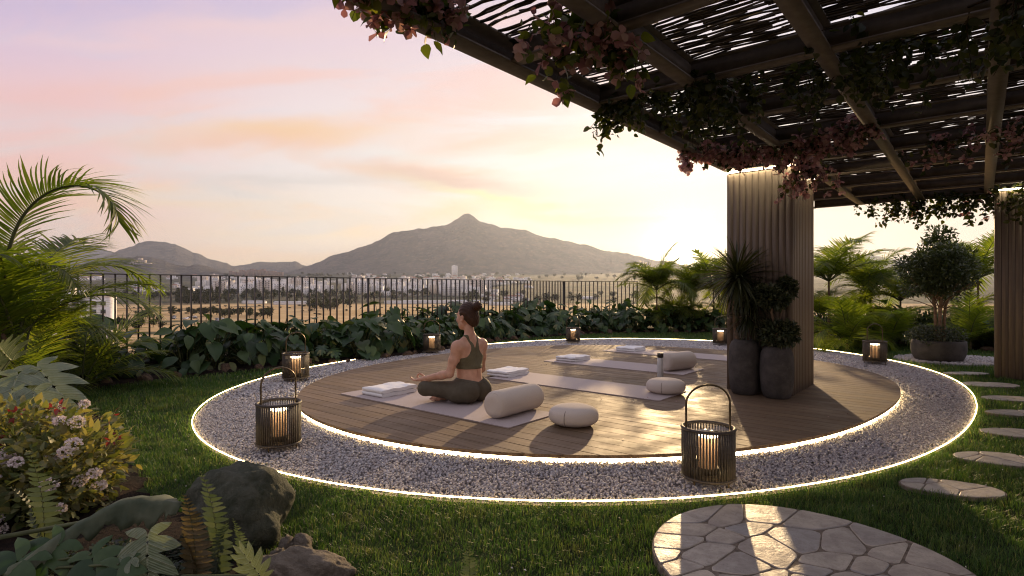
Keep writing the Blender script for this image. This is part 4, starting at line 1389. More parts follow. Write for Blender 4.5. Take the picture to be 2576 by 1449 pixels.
# legs: same chains for skin (slim) and leggings
def legs(F, g, upto=.88):
    F.ell((0, -.005, .125), (.152 + g, .108 + g, .112 + g), .03)
    F.cap((0, .0, .19), (0, .008, .30), .099 + g, .099 + g, .05)
    for s in (-1, 1):
        F.ell((s * .080, -.058, .105), (.098 + g, .100 + g, .103 + g), .014)
        F.cap((s * .095, .01, .105), (s * .275, .285, .122), .088 + g, .056 + g, .035)
        F.ell((s * .135, .02, .085), (.085 + g, .10 + g, .078 + g), .03)
        F.ell((s * .276, .290, .122), (.056 + g, .056 + g, .056 + g), .02)
    for kn, an in (((-.275, .285, .112), (.150, .300, .048)), ((.275, .285, .112), (-.145, .215, .050))):
        kn, an = np.array(kn), np.array(an)
        e = kn + (an - kn) * upto; md = kn + (an - kn) * .33
        F.cap(kn, md, .052 + g, .052 + g, .02); F.cap(md, e, .052 + g, .033 + g, .02)
    F.ell((0, -.175, .075), (.007, .045, .085), .022, sub=True)
legs(body, -.006, 1.0)
zmin = .002
flr = (zmin - body.Z)
dB = np.maximum(body.d, flr)
skin = field_mesh('body', body, dB, M_SKIN, wo)
leg = Field(LO, (.42, .42, .34), HS)
torso(leg)
legs(leg, .001)
leg.d -= .0035
wl = leg.Z - (.185 + .26 * np.abs(leg.X) + .10 * np.clip(leg.Y, 0, 1))
dl = np.maximum(np.maximum(leg.d, wl * .9), zmin - .001 - leg.Z)
field_mesh('leggings', leg, dl, M_LEG, wo)
# waistband as a slightly raised hem
wb = np.maximum(np.maximum(leg.d - .0022, wl * .9), -(wl * .9 + .022))
field_mesh('waistband', leg, np.maximum(wb, -leg.d - .004), M_LEG, wo, 1)
# sports top: shell over the torso, racer back
tf = Field((-.22, -.16, .24), (.22, .19, .62), HS)
torso(tf)
legs(tf, -.006, 1.0)
X, Y, Z = tf.X, tf.Y, tf.Z
aX = np.abs(X)
bk = np.interp(Z, [.24, .382, .395, .412, .435, .465, .50, .54, .58], [.30, .30, .15, .100, .072, .052, .048, .060, .075])          # outer half width of the back panel
hole = np.interp(Z, [.24, .46, .485, .52, .55, .58, .62], [-.05, -.05, .004, .018, .032, .046, .05])
fr = np.interp(Z, [.24, .36, .42, .48, .52, .56], [.30, .22, .135, .100, .082, .085])
frh = np.interp(Z, [.24, .44, .47, .52, .56], [-.05, -.05, .035, .055, .06])
wback = np.clip(.5 - Y / .06, 0, 1)
reg = np.maximum(aX - (bk * wback + fr * (1 - wback)), (hole * wback + frh * (1 - wback)) - aX) * .8
reg = np.maximum(reg, np.maximum((.302) - Z, Z - .60))
dt = np.maximum(tf.d - .0045, reg)
field_mesh('sports_top', tf, np.maximum(dt, -(tf.d + .006)), M_TOP, wo, 2)
bd = np.maximum(np.maximum(tf.d - .0065, .300 - Z), Z - .332)
field_mesh('chest_band', tf, np.maximum(bd, -(tf.d + .004)), M_TOP, wo, 1)
# hair: close cap, nape, bun
hf = Field((-.12, -.17, .62), (.12, .15, .96), .0036)
hY, hZ = HP[1] + (hf.Y - HP[1]) / HK, HP[2] + (hf.Z - HP[2]) / HK
hE(hf, (0, .012, .780), (.0765, .090, .0955), .02)
hE(hf, (0, -.035, .725), (.056, .048, .060), .03)
hC(hf, (0, -.030, .700), (0, -.024, .672), .036, .024, .02)
line = (hY - (.048 + .55 * (hZ - .775))) * .85
line = np.where(hZ < .76, np.maximum(line, (hY - (.010 + .9 * (hZ - .74))) * .8), line)
rip = .0016 * np.sin(hf.X * 260 + hf.Z * 120)
dh = np.maximum(hf.d + rip, line)
field_mesh('hair', hf, dh, M_HAIR, wo, 1)
hb = Field((-.08, -.19, .76), (.08, .03, .94), .003)
hE(hb, (0, -.087, .842), (.039, .038, .039), .01)
aa = np.arctan2(hb.Z - .857, hb.X); r_ = np.sqrt(hb.X ** 2 + (hb.Z - .857) ** 2)
field_mesh('hair_bun', hb, hb.d + .0022 * np.sin(aa * 2 + r_ * 260 + hb.Y * 90), M_HAIR, wo, 1)
hb2 = Field((-.06, -.14, .77), (.06, .02, .90), .003)
hC(hb2, (0, -.050, .812), (0, -.068, .838), .025, .025, .01)
field_mesh('hair_tie', hb2, hb2.d, M_HAIR, wo, 1)
# ================================================================== plants
def leaf_grid(ts, ws, fold=.2, bend=.3, cols=2, lobe=0.0, wave=0.0, wf=9.0, side_bend=0.0):
    """leaf blade along +y, normal +z; ts stations 0..1, ws half widths"""
    V = []
    cs = np.linspace(-1, 1, cols + 1)
    for t_, w in zip(ts, ws):
        for c_ in cs:
            V.append((c_ * w + side_bend * t_ * t_, t_ - lobe * abs(c_) * (1 - t_) ** 3, -bend * t_ * t_ + fold * abs(c_) * w - (.6 * fold) * abs(c_) ** 2 * w * .5 + wave * math.sin(t_ * wf + c_ * 2.0) * abs(c_)))
    V = np.array(V)
    return V, grid_faces(len(ts), cols + 1)
def heart():
    ts = np.array([0, .06, .16, .30, .46, .62, .78, .90, 1.0]); ws = np.array([.16, .34, .44, .47, .43, .34, .21, .10, .012])
    return leaf_grid(ts, ws, .35, .28, 4, .24, .025, 14)
def broad():
    ts = np.array([0, .08, .22, .4, .58, .75, .9, 1.0]); ws = np.array([.03, .14, .27, .33, .30, .21, .10, .01])
    return leaf_grid(ts, ws, .35, .35, 4, 0, .03, 11)
def oval(bend=.2, w=.30):
    ts = np.array([0, .3, .65, 1.0]); ws = np.array([.03, w, w * .85, .015])
    return leaf_grid(ts, ws, .25, bend, 2)
def blade(n=4, w=.05, bend=.5):
    ts = np.linspace(0, 1, n + 1); ws = w * np.array([.55] + [1.0 - .1 * i for i in range(1, n)] + [.06])[:n + 1]
    return leaf_grid(ts, ws, .3, bend, 2)
def petal():
    ts = np.array([0, .35, .7, 1.0]); ws = np.array([.08, .40, .42, .04])
    return leaf_grid(ts, ws, .5, -.18, 2, 0, .06, 7)
def lobed():
    """monstera blade: lobes that touch near the midrib and part toward the rim"""
    y = [-.02, .10, .32, .58, .86, 1.12]
    an = [166, 128, 100, 78, 54, 10]
    Ln = [.36, .50, .54, .50, .38, .12]
    k = 9
    qs = np.linspace(0, 1, k)
    def bound(j, s):
        a = R(an[j]); out = []
        for q in qs:
            aa = a - R(26) * q * (1 if j < 5 else 0)
            r_ = Ln[j] * q
            out.append((s * math.sin(aa) * r_, y[j] + math.cos(aa) * r_, 0.0))
        return np.array(out)
    b = MB()
    for s in (-1, 1):
        B_ = [bound(j, s) for j in range(6)]
        for j in range(5):
            lo, hi = B_[j], B_[j + 1]
            cen = (lo + hi) / 2
            Ltip = 1.06
            rows_ = []
            for i, q in enumerate(qs):
                g_ = np.clip((q - .40) / .60, 0, 1)
                sh = .46 * g_ ** .5 + (.54 * np.clip((q - .66) / .34, 0, 1) ** 1.6)
                ex = cen[i] * (1 + (.10 * g_ ** 2))
                a0, a1 = lo[i] + (cen[i] - lo[i]) * sh, hi[i] + (cen[i] - hi[i]) * sh
                a0 = a0 + (ex - cen[i]); a1 = a1 + (ex - cen[i])
                for w_ in (0, .5, 1):
                    p_ = a0 * (1 - w_) + a1 * w_
                    rr_ = abs(p_[0])
                    p_[2] = .22 * rr_ - .62 * rr_ ** 2 - .20 * p_[1] ** 2 + .018 * (1 - abs(2 * w_ - 1)) * q
                    rows_.append(p_)
            F = grid_faces(k, 3)
            b.add(np.array(rows_), F)
    return np.vstack(b.v), np.vstack(b.f[4])

M_HOSTA = leafy('dark broad leaf', [(.014, .034, .012), (.022, .048, .016), (.028, .058, .020), (.036, .070, .022), (.044, .080, .026), (.060, .094, .034), (.14, .135, .05)], .22, .46, .3, (.8, 1.0, .4))
M_SMALL = leafy('small dark leaf', [(.012, .026, .010), (.022, .042, .016), (.035, .055, .02), (.06, .075, .028)], .25, .45, .4)
M_PALM = leafy('palm leaf', [(.055, .080, .014), (.080, .110, .020), (.105, .132, .026), (.15, .155, .040)], .54, .42, .35, (.98, 1.0, .26), 0, 2.9)
M_STEM = plain('green stem', (.06, .07, .025), .6, .3, 0, .3)
M_BARK = plain('bark', (.13, .088, .055), .9, .15, 0, .35, 25, .6, 70, .01)
M_FERN = leafy('fern leaf', [(.042, .060, .038), (.058, .078, .048), (.080, .098, .064)], .35, .5, .35)
M_FERNB = leafy('dry fern leaf', [(.085, .062, .028), (.115, .082, .036), (.07, .062, .030)], .25, .55, .3)
m, N = new_mat('veined split leaf')
t = N.n('ShaderNodeTexCoord').outputs['Object']
sx_, sy_, sz_ = N.n('ShaderNodeSeparateXYZ', ins={0: t}).outputs
ax_ = N.math('ABSOLUTE', sx_)
vv = N.math('ABSOLUTE', N.math('SUBTRACT', N.math('FRACT', N.math('MULTIPLY', N.math('SUBTRACT', sy_, N.math('MULTIPLY', ax_, .62)), 4.6)), .5))
vein = N.math('MAXIMUM', N.mapr(vv, .0, .09, 1.0, 0.0), N.mapr(ax_, .008, .026, 1.0, 0.0))
fine = N.math('ABSOLUTE', N.math('SUBTRACT', N.math('FRACT', N.math('MULTIPLY', N.math('SUBTRACT', sy_, N.math('MULTIPLY', ax_, .62)), 23.0)), .5))
c = N.mix(N.mapr(N.noise(t, 3.0, 5, .6), .3, .7), (.10, .135, .070, 1), (.19, .22, .135, 1))
c = N.mix(N.math('MULTIPLY', vein, .65), c, (.34, .36, .23, 1))
c = N.mix(N.mapr(N.noise(t, 7.0, 4, .6), .62, .72, 0, .5), c, (.16, .12, .06, 1))
p = princ(N, c, .38, .5, 0, bump(N, N.math('ADD', N.math('MULTIPLY', vein, 1.0), N.math('MULTIPLY', fine, .35)), .5, .02))
tr = N.n('ShaderNodeBsdfTranslucent', ins={'Color': (.22, .26, .07, 1)})
mx = N.n('ShaderNodeMixShader', ins={0: .25}); N.put(mx, 1, p); N.put(mx, 2, tr); finish(N, mx)
M_PHILO = m

def plant_mesh(name, kind, seed, mats=None):
    r = np.random.default_rng(seed)
    b = MB()
    if kind in ('heart', 'broad', 'monstera'):
        Tm, F = {'heart': heart, 'broad': broad, 'monstera': lobed}[kind]()
        n = {'heart': 30, 'broad': 40, 'monstera': 20}[kind]
        sz = {'heart': (.13, .25), 'broad': (.15, .26), 'monstera': (.20, .30)}[kind]
        h = np.sort(r.uniform(.05, .58, n)); az = r.uniform(0, 2 * np.pi, n)
        rad = .10 + .24 * np.sqrt(r.uniform(0, 1, n)) * (1.1 - .7 * (h / .6) ** 2)
        out = np.c_[np.cos(az), np.sin(az), np.zeros(n)]
        P = out * rad[:, None] + np.c_[np.zeros((n, 2)), h]
        tilt = r.uniform(.15, 1.15, n) * (1.25 - h)
        d = out * 1.0 - UP * tilt[:, None] + r.normal(0, .25, (n, 3))
        up = out * r.uniform(.3, .9, n)[:, None] + UP + r.normal(0, .25, (n, 3))
        d_ = nrm(d); up = up - d_ * (up * d_).sum(1, keepdims=True)
        s = r.uniform(*sz, n)
        b.scatter(Tm, F, frame(d_, up), s, P)
        for i in range(n):
            p1 = P[i]; p0 = np.array((out[i, 0] * .04, out[i, 1] * .04, -.03))
            mid = (p0 + p1) / 2 + UP * .05
            b.tube([p0, mid, p1], [.006, .005, .004], 5, 1, caps=False)
    elif kind == 'bush':
        Tm, F = oval(.25, .26)
        n = 620
        u = nrm(r.normal(size=(n, 3))); u[:, 2] = np.abs(u[:, 2])
        rr = r.uniform(.35, 1, n) ** .6
        P = u * rr[:, None] * (.30, .30, .48)
        P += UP * .03
        d = u + r.normal(0, .5, (n, 3)); up = UP + r.normal(0, .5, (n, 3))
        b.scatter(Tm, F, frame(nrm(d), up), r.uniform(.045, .085, n), P)
        for i in range(14):
            a = r.uniform(0, 6.28)
            b.tube([(0, 0, -.03), (math.cos(a) * .1, math.sin(a) * .1, .2), (math.cos(a) * .22, math.sin(a) * .22, .4)], [.007, .005, .003], 5, 1, caps=False)
    elif kind == 'feather':
        Tm, F = blade(3, .09, .3)
        for i in range(26):
            a = r.uniform(0, 6.28); L = r.uniform(.35, .6); el = r.uniform(.5, 1.3)
            k = 16; tt = np.linspace(.15, 1, k)
            o = np.array((math.cos(a), math.sin(a), 0))
            pts = o * (tt * L * math.cos(el))[:, None] + UP * (tt * L * math.sin(el) - .35 * L * tt ** 2.2)[:, None]
            b.tube(np.vstack([[[0, 0, -.03]], pts]), .003, 4, 1, caps=False)
            tan = nrm(np.gradient(pts, axis=0)); sd = nrm(np.cross(tan, UP))
            for s in (-1, 1):
                d = sd * s * .9 + tan * .6 - UP * .15
                b.scatter(Tm, F, frame(nrm(d), np.tile(UP, (k, 1))), L * .30 * np.sin(np.pi * (.15 + .8 * tt)) + .03, pts)
    return b.mesh(name, mats or [M_HOSTA, M_STEM], True)
PK = {}
for kind, nm, lab in (('heart', 'heart_leaf_plant', 'dark plant with big drooping heart shaped leaves in the bed along the railing'),
                      ('broad', 'broad_leaf_plant', 'dark plant with long broad pointed leaves in the bed along the railing'),
                      ('monstera', 'split_leaf_plant', 'dark plant with deeply split leaves in the bed along the railing'),
                      ('bush', 'leafy_bush', 'dense dark bush with small leaves in the planting bed'),
                      ('feather', 'feathery_plant', 'feathery ferny plant among the broad leaves of the bed')):
    for v in range(2):
        PK[kind, v] = (nm, plant_mesh(nm, kind, 100 + v * 17 + len(kind), [M_SMALL if kind in ('bush', 'feather') else M_HOSTA, M_STEM]), lab)
def put_plant(kind, v, x, y, s, az, zsc=1.0, z=-.05):
    nm, me, lab = PK[kind, v]
    o = link(nm, me, None, (x, y, z), (0, 0, az))
    o.scale = (s, s, s * zsc)
    return tag(o, lab, 'plant', nm.replace('_', ' ') + 's of the bed')
bl_ = np.array(BEDF)
seg = np.linalg.norm(np.diff(bl_, axis=0), axis=1); cum = np.concatenate([[0], np.cumsum(seg)])
def bedpt(sv, inward):
    i = int(np.clip(np.searchsorted(cum, sv) - 1, 0, len(seg) - 1))
    t_ = (sv - cum[i]) / seg[i]
    p = bl_[i] * (1 - t_) + bl_[i + 1] * t_
    d = (bl_[i + 1] - bl_[i]) / seg[i]
    return p + np.array((-d[1], d[0])) * inward
pr = np.random.default_rng(5)
sv = 2.2
while sv < cum[-1] - .8:
    p = bedpt(sv, 0)
    right = p[0] > 6.2
    for row in range(3):
        q = bedpt(sv + pr.uniform(-.12, .12), .36 + row * .40 + pr.uniform(-.06, .08))
        kinds = ['heart', 'heart', 'broad', 'monstera', 'heart', 'broad', 'feather'] if not right else ['bush', 'bush', 'feather', 'bush', 'broad']
        if p[0] < -3.6:
            kinds = ['broad', 'heart', 'bush', 'heart', 'feather', 'bush']
        if row == 2 and pr.uniform() < .35:
            kinds = kinds + ['feather', 'feather']
        kd = kinds[pr.integers(len(kinds))]
        big = 1.0 + .10 * row
        put_plant(kd, int(pr.integers(2)), q[0], q[1], pr.uniform(.82, 1.08) * big * (1.12 if right else 1.0), pr.uniform(0, 6.28), pr.uniform(.85, 1.12))
    sv += pr.uniform(.42, .56)
# edging rocks at the foot of the bed
def rock_mesh(name, seed, mat, sub=3, amp=.35, fr=1.6, flat=None):
    V, F = ico(sub)
    d = fbm(V[:, 0] * fr + 7 + seed, V[:, 1] * fr + V[:, 2] * fr * 1.3 + seed * .7, 5, seed) - .5
    d2 = np.abs(fbm(V[:, 2] * fr * 1.5 + 2, V[:, 0] * fr * 1.2 - V[:, 1] * fr, 4, seed + 3) - .5)
    V = V * (1 + amp * 2 * d - amp * d2)[:, None]
    return MB().add(V, F).mesh(name, mat, True)
def rock_mat(name, c1, c2, c3):
    m, N = new_mat(name)
    t = N.n('ShaderNodeTexCoord').outputs['Object']
    c = N.mix(N.mapr(N.noise(t, 2.2, 7, .68), .35, .65), rgba(c1), rgba(c2))
    c = N.mix(N.mapr(N.noise(t, 9, 6, .7), .55, .72, 0, .7), c, rgba(c3))
    h = N.math('ADD', N.noise(t, 5, 8, .7), N.math('MULTIPLY', N.noise(t, 26, 6, .7), .4))
    finish(N, princ(N, c, .85, .25, 0, bump(N, h, .8, .05)))
    return m
M_ROCKB = rock_mat('brown edging rock', (.07, .045, .032), (.14, .09, .06), (.20, .14, .10))
ERM = [rock_mesh('edging_rock', 60 + i, M_ROCKB, 2, .4) for i in range(3)]
sv = 2.4
i = 0
while sv < cum[-1] - 1.5:
    q = bedpt(sv, pr.uniform(.0, .10))
    o = link('edging_rock', ERM[i % 3], None, (q[0], q[1], -.05), tuple(pr.uniform(0, 6.28, 3)))
    s = pr.uniform(.035, .085)
    o.scale = (s * 1.3, s, s * .9)
    tag(o, 'small brown rock edging the planting bed', 'rock', 'small rocks edging the bed')
    sv += pr.uniform(.16, .42); i += 1

# ---------------------------------------------------------------- palms
def frond_mesh(name, L, droop, ll, n, seed, up0=0.0, vee=.35, w=.030, mats=None, ex=1.35):
    r = np.random.default_rng(seed)
    k = 26
    s = np.linspace(0, 1, k)
    th_ = up0 - droop * s ** ex
    ds = L / (k - 1)
    y = np.concatenate([[0], np.cumsum(np.cos(th_[:-1]) * ds)]); z = np.concatenate([[0], np.cumsum(np.sin(th_[:-1]) * ds)])
    Pts = np.stack([np.zeros(k), y, z], -1)
    b = MB()
    b.tube(Pts, np.linspace(.011, .0025, k) * L ** .5, 6, 1, up=(1, 0, 0))
    tv = np.linspace(.14, .995, n)
    P = np.stack([np.interp(tv, s, Pts[:, i]) for i in range(3)], -1)
    a = np.interp(tv, s, th_)
    tan = np.stack([np.zeros(n), np.cos(a), np.sin(a)], -1); nor = np.stack([np.zeros(n), -np.sin(a), np.cos(a)], -1)
    Tm, F = blade(5, w, .42)
    for sd in (-1, 1):
        fwd = .45 + 1.1 * tv ** 2 + r.normal(0, .06, n)
        d = np.array((1.0, 0, 0)) * sd + tan * fwd[:, None] + nor * (vee + r.normal(0, .12, n))[:, None]
        d = nrm(d)
        up = nor * .8 - np.array((1.0, 0, 0)) * sd * .3 + r.normal(0, .12, (n, 3)) + UP * .5
        ln = ll * (np.sin(np.pi * np.clip(.12 + .80 * tv, 0, 1)) ** .55) * r.uniform(.88, 1.08, n)
        b.scatter(Tm, F, frame(d, up), np.stack([np.full(n, ll), ln, ln * r.uniform(.5, 1.4, n)], -1), P)
    return b.mesh(name, mats or [M_PALM, M_STEM], True)
FR = [frond_mesh('frond', 1.0, 1.2, .33, 58, 1, 0, .4, .023), frond_mesh('frond', 1.0, 1.7, .34, 60, 2, 0, .4, .022), frond_mesh('frond', 1.0, .8, .32, 56, 3, 0, .35, .023), frond_mesh('frond', 1.0, 2.2, .32, 60, 4, 0, .4, .022)]
FR_HERO = frond_mesh('frond', 1.0, 3.1, .30, 82, 9, 0, .55, .019, None, 1.9)
def palm(name, label, base, stems, group=None):
    """stems: list of (dx, dy, stem height, [(azimuth, elevation, length, mesh)])"""
    root = thing(name, label, 'palm', base, 0, group)
    for dx_, dy_, hgt, fr in stems:
        if hgt > .05:
            MB().tube([(dx_ * .6, dy_ * .6, -.05), (dx_ * .9, dy_ * .9, hgt * .5), (dx_, dy_, hgt)], [.026, .022, .016], 8).obj('stem', M_BARK, root, True)
        for az, el, L, me in fr:
            o = link('frond', me, root, (dx_, dy_, hgt - .02))
            # the frond runs along local +y: raise by el, then turn to azimuth
            o.rotation_euler = (el, 0, az - math.pi / 2)
            o.scale = (L, L, L)
    return root
def spray(r, n, L0, L1, e0, e1, az0=0.0, az1=2 * math.pi):
    out = []
    for i in range(n):
        az = az0 + (az1 - az0) * (i + r.uniform(.1, .9)) / n
        out.append((az, r.uniform(e0, e1), r.uniform(L0, L1), FR[r.integers(len(FR))]))
    return out
rp = np.random.default_rng(31)
# left foreground palms (right of frame edge = azimuth 0)
b1 = np.array((-4.12, 4.72, -.05))
palm('areca_palm', 'tall palm at the left edge with a long frond arching over toward the hills', b1,
     [(-.10, .0, 1.0, [(R(2), R(86), 1.72, FR_HERO), (R(-8), R(58), .85, FR[3])]), (-.05, .06, .62, [(R(20), R(54), 1.15, FR[1]), (R(150), R(72), 1.6, FR[1]), (R(100), R(70), 1.5, FR[0]), (R(-70), R(62), 1.2, FR[0]), (R(200), R(55), 1.5, FR[1]), (R(60), R(76), 1.45, FR[3]), (R(-110), R(75), 1.35, FR[3])]),
      (-.14, .1, .50, spray(rp, 6, 1.0, 1.45, R(55), R(84))), (.1, -.08, .22, [(R(75), R(70), .9, FR[2]), (R(20), R(66), .5, FR[0]), (R(-60), R(66), .7, FR[1]), (R(110), R(75), 1.1, FR[2]), (R(160), R(65), 1.0, FR[0])])])
b2 = np.array((-4.42, 5.85, -.05))
palm('areca_palm', 'low palm with upright fronds in front of the white building at the left', b2,
     [(0, 0, .05, [(R(62), R(66), 1.10, FR[2]), (R(8), R(44), .85, FR[2]), (R(35), R(60), .9, FR[0]), (R(28), R(30), .9, FR[0]), (R(120), R(70), .85, FR[2]), (R(170), R(48), .85, FR[0]), (R(-60), R(30), .6, FR[1])])])
b3 = np.array((-4.35, 5.05, -.05))
palm('areca_palm', 'short dense palm under the tall one at the left edge', b3,
     [(0, 0, .10, spray(rp, 6, .4, .55, R(50), R(82)))])
b4 = np.array((-5.3, 5.6, -.05))
palm('areca_palm', 'dark palm clump cut by the left edge of the photo', b4,
     [(0, 0, .5, spray(rp, 12, .9, 1.3, R(30), R(82))), (.15, .2, .3, spray(rp, 8, .8, 1.1, R(20), R(75)))])
# palms in front of the sun
for px, Y, hgt, nfr, L, lab in ((1652, 13.9, 1.02, 20, 1.10, 'hazy sunlit palm at the end of the railing'), (1738, 14.6, .90, 18, 1.05, 'hazy palm right under the setting sun'), (1795, 14.0, 1.08, 20, 1.10, 'tall hazy palm between the sun and the left edge of the pillar'), (1700, 14.2, .30, 14, .85, 'low hazy palm between the two tallest palms under the sun')):
    x = (px - 1288) * K * Y
    palm('areca_palm', lab, (x, Y, -.05), [(0, 0, hgt, spray(rp, nfr + 4, L * .85, L * 1.15, R(25), R(88))), (.2, -.1, .3, spray(rp, 9, .6, .85, R(15), R(70)))], 'palms between railing and pillar')
# palms right of the pillar
for px, Y, hgt, nfr, L, lab in ((2085, 11.0, 1.20, 13, 1.05, 'tallest palm just right of the pillar'), (2190, 11.6, .95, 13, 1.0, 'bright palm between the pillar and the potted tree'), (2130, 9.6, .12, 11, .80, 'low palm by the bed right of the pillar'), (2265, 11.8, .80, 12, .95, 'palm half hidden behind the left side of the potted tree'),
                             (2240, 10.2, .12, 10, .8, 'low golden palm behind the right hand lantern'), (2460, 10.8, 1.25, 12, 1.0, 'tall palm cut by the right hand pillar'), (2440, 9.7, .15, 10, .75, 'low palm between the potted tree and the right hand pillar')):
    x = (px - 1288) * K * Y
    palm('areca_palm', lab, (x, Y, -.05), [(0, 0, hgt, spray(rp, nfr + 3, L * .95, L * 1.3, R(26), R(86))), (-.12, .1, hgt * .4, spray(rp, 8, L * .75, L * 1.05, R(20), R(70)))], 'palms behind the right hand bed')

# ---------------------------------------------------------------- potted plants
def pot_mat(name, c1, c2):
    m, N = new_mat(name)
    t = N.n('ShaderNodeTexCoord').outputs['Object']
    c = N.mix(N.mapr(N.noise(t, 7, 6, .65), .35, .68), rgba(c1), rgba(c2))
    c = N.mix(N.mapr(N.noise(t, 150, 3), .62, .72, 0, .5), c, (.10, .095, .09, 1))
    finish(N, princ(N, c, .82, .25, 0, bump(N, N.noise(t, 60, 6, .7), .4, .006)))
    return m
M_POT = pot_mat('dark pot', (.040, .036, .033), (.075, .066, .060))
def tall_pot(root, r, h):
    prof = [(0, .001), (r * .70, .001), (r * .78, .01), (r * .90, h * .12), (r * .985, h * .35), (r, h * .55), (r * .985, h * .74), (r * .93, h * .87), (r * .80, h * .955), (r * .64, h * .992), (r * .55, h), (r * .50, h - .006), (r * .49, h - .05)]
    MB().lathe(prof, 48).obj('pot', M_POT, root, True)
    MB().lathe([(r * .49, h - .035), (0, h - .028)], 24).obj('soil', M_SOIL, root)
M_DRAC = leafy('dark spiky leaf', [(.020, .026, .010), (.032, .040, .014), (.050, .056, .020)], .30, .42, .45, (1.2, 1.0, .3))
def rosette(root, c, n, L, seed, w=.030):
    r = np.random.default_rng(seed)
    u = nrm(r.normal(size=(n, 3)) + np.array((0, 0, .35)))
    Tm, F = blade(5, w, .38)
    b = MB()
    up = UP + r.normal(0, .15, (n, 3))
    b.scatter(Tm, F, frame(u, up), L * r.uniform(.8, 1.1, n), np.tile(np.asarray(c, float), (n, 1)) + u * .02)
    return b.obj('crown', M_DRAC, root, True)
dr = thing('potted_dracaena', 'spiky dracaena with two heads in the taller dark pot at the pillar foot', 'potted plant', (2.203, 5.395, 0))
tall_pot(dr, .142, .515)
MB().tube([(-.04, 0, .45), (-.09, 0, .62), (-.10, 0, .82), (-.06, .0, 1.08)], [.022, .018, .017, .016], 8).obj('trunk', M_BARK, dr, True)
MB().tube([(.03, 0, .45), (.045, 0, .60), (.04, 0, .76)], [.020, .017, .016], 8).obj('trunk', M_BARK, dr, True)
rosette(dr, (-.06, 0, 1.09), 340, .36, 3)
rosette(dr, (.07, -.02, .90), 170, .26, 5)
rosette(dr, (.04, 0, .73), 180, .25, 4)
M_SHRUB = leafy('grey green shrub leaf', [(.022, .032, .016), (.038, .050, .024), (.055, .068, .034), (.085, .085, .04)], .2, .5, .35)
def cloud(c, rad, n, size, r, b, mat=0, tmpl=None, shell=.45):
    u = nrm(r.normal(size=(n, 3)))
    lump = .72 + .56 * fbm(u[:, 0] * 2.6 + 9 + c[0] * 3, u[:, 1] * 2.6 + u[:, 2] * 3.1 + c[2], 3, int(n) % 97)
    P = np.asarray(c) + u * (r.uniform(shell ** 3, 1, n) ** (1 / 3) * lump)[:, None] * np.asarray(rad)
    d = u + r.normal(0, .6, (n, 3)) + UP * .25
    Tm, F = tmpl or oval(.2, .24)
    b.scatter(Tm, F, frame(nrm(d), UP + r.normal(0, .5, (n, 3))), r.uniform(.6, 1.2, n) * size, P, mat)
sh = thing('potted_shrub', 'clipped cloud shrub in the shorter dark pot at the pillar foot', 'potted plant', (2.422, 5.203, 0))
tall_pot(sh, .146, .468)
rs = np.random.default_rng(8)
MB().tube([(0, 0, .42), (.0, .01, .60), (-.05, .0, .78), (-.02, 0, .95)], [.016, .013, .012, .008], 7).obj('trunk', M_BARK, sh, True)
MB().tube([(0, 0, .60), (.08, .06, .82), (.11, .08, .98)], [.011, .009, .006], 6).obj('trunk', M_BARK, sh, True)
b = MB()
for c, rad, n in (((.02, 0, .585), (.180, .17, .120), 1700), ((-.085, .0, .93), (.125, .12, .095), 1000), ((-.01, 0, .89), (.12, .11, .075), 700), ((.125, .075, .99), (.085, .085, .105), 800)):
    cloud(c, rad, n, .042, rs, b)
b.obj('crown', M_SHRUB, sh, True)
# bowl planter with tree
tr_ = thing('potted_tree', 'round headed tree with several trunks in a wide dark bowl planter', 'potted tree', (6.16, 8.22, -.042))
MB().lathe([(0, .001), (.255, .001), (.285, .012), (.318, .08), (.333, .16), (.33, .24), (.321, .285), (.312, .292), (.300, .288), (.296, .25)], 64).obj('bowl', M_POT, tr_, True)
MB().lathe([(.296, .262), (0, .27)], 32).obj('soil', M_SOIL, tr_)
rt = np.random.default_rng(12)
M_TRUNK = plain('tan trunk', (.21, .135, .080), .85, .2, 0, .3, 30, .5, 90, .006)
tips = []
for dx_, dy_ in ((-.035, 0), (.03, .02), (.0, -.035), (.06, -.02)):
    pts = [(dx_, dy_, .26), (dx_ * 1.1, dy_, .5), (dx_ * 1.4, dy_ * 1.2, .78), (dx_ * 3, dy_ * 2.5, 1.05)]
    MB().tube(pts, [.024, .021, .019, .012], 9).obj('trunk', M_TRUNK, tr_, True)
    tips.append(pts[-2])
lb_ = MB()
for i in range(40):
    t0 = np.array(tips[i % 4]); a = rt.uniform(0, 6.28); el = rt.uniform(.0, 1.35); L = rt.uniform(.35, .62)
    d = np.array((math.cos(a) * math.cos(el), math.sin(a) * math.cos(el), math.sin(el)))
    st = t0 + UP * rt.uniform(-.08, .15)
    lb_.tube([st, st + d * L * .5 + UP * .03, st + d * L + UP * .02], [.009, .006, .003], 5, caps=False)
lb_.obj('limbs', M_TRUNK, tr_, True)
M_TREE = leafy('tree leaf', [(.028, .046, .014), (.046, .068, .022), (.066, .088, .030), (.10, .115, .045)], .22, .42, .45)
b = MB()
for i in range(64):
    u = nrm(rt.normal(size=3)); rr = rt.uniform(.35, 1) ** .5
    c = np.array((0.0, 0, 1.30)) + u * rr * np.array((.47, .47, .42))
    if c[2] < 1.02:
        c[2] = 1.02 + rt.uniform(0, .12)
    cloud(c, np.array((.15, .15, .12)) * rt.uniform(.6, 1.35), 180, .062, rt, b, 0, oval(.2, .17), .2)
for c in ((.02, 0, 1.74), (.18, .05, 1.64), (-.2, 0, 1.60), (.03, .1, 1.84), (.12, 0, 1.80)):
    cloud(c, (.13, .13, .13), 110, .060, rt, b, shell=.1)
b.obj('crown', M_TREE, tr_, True)
b = MB()
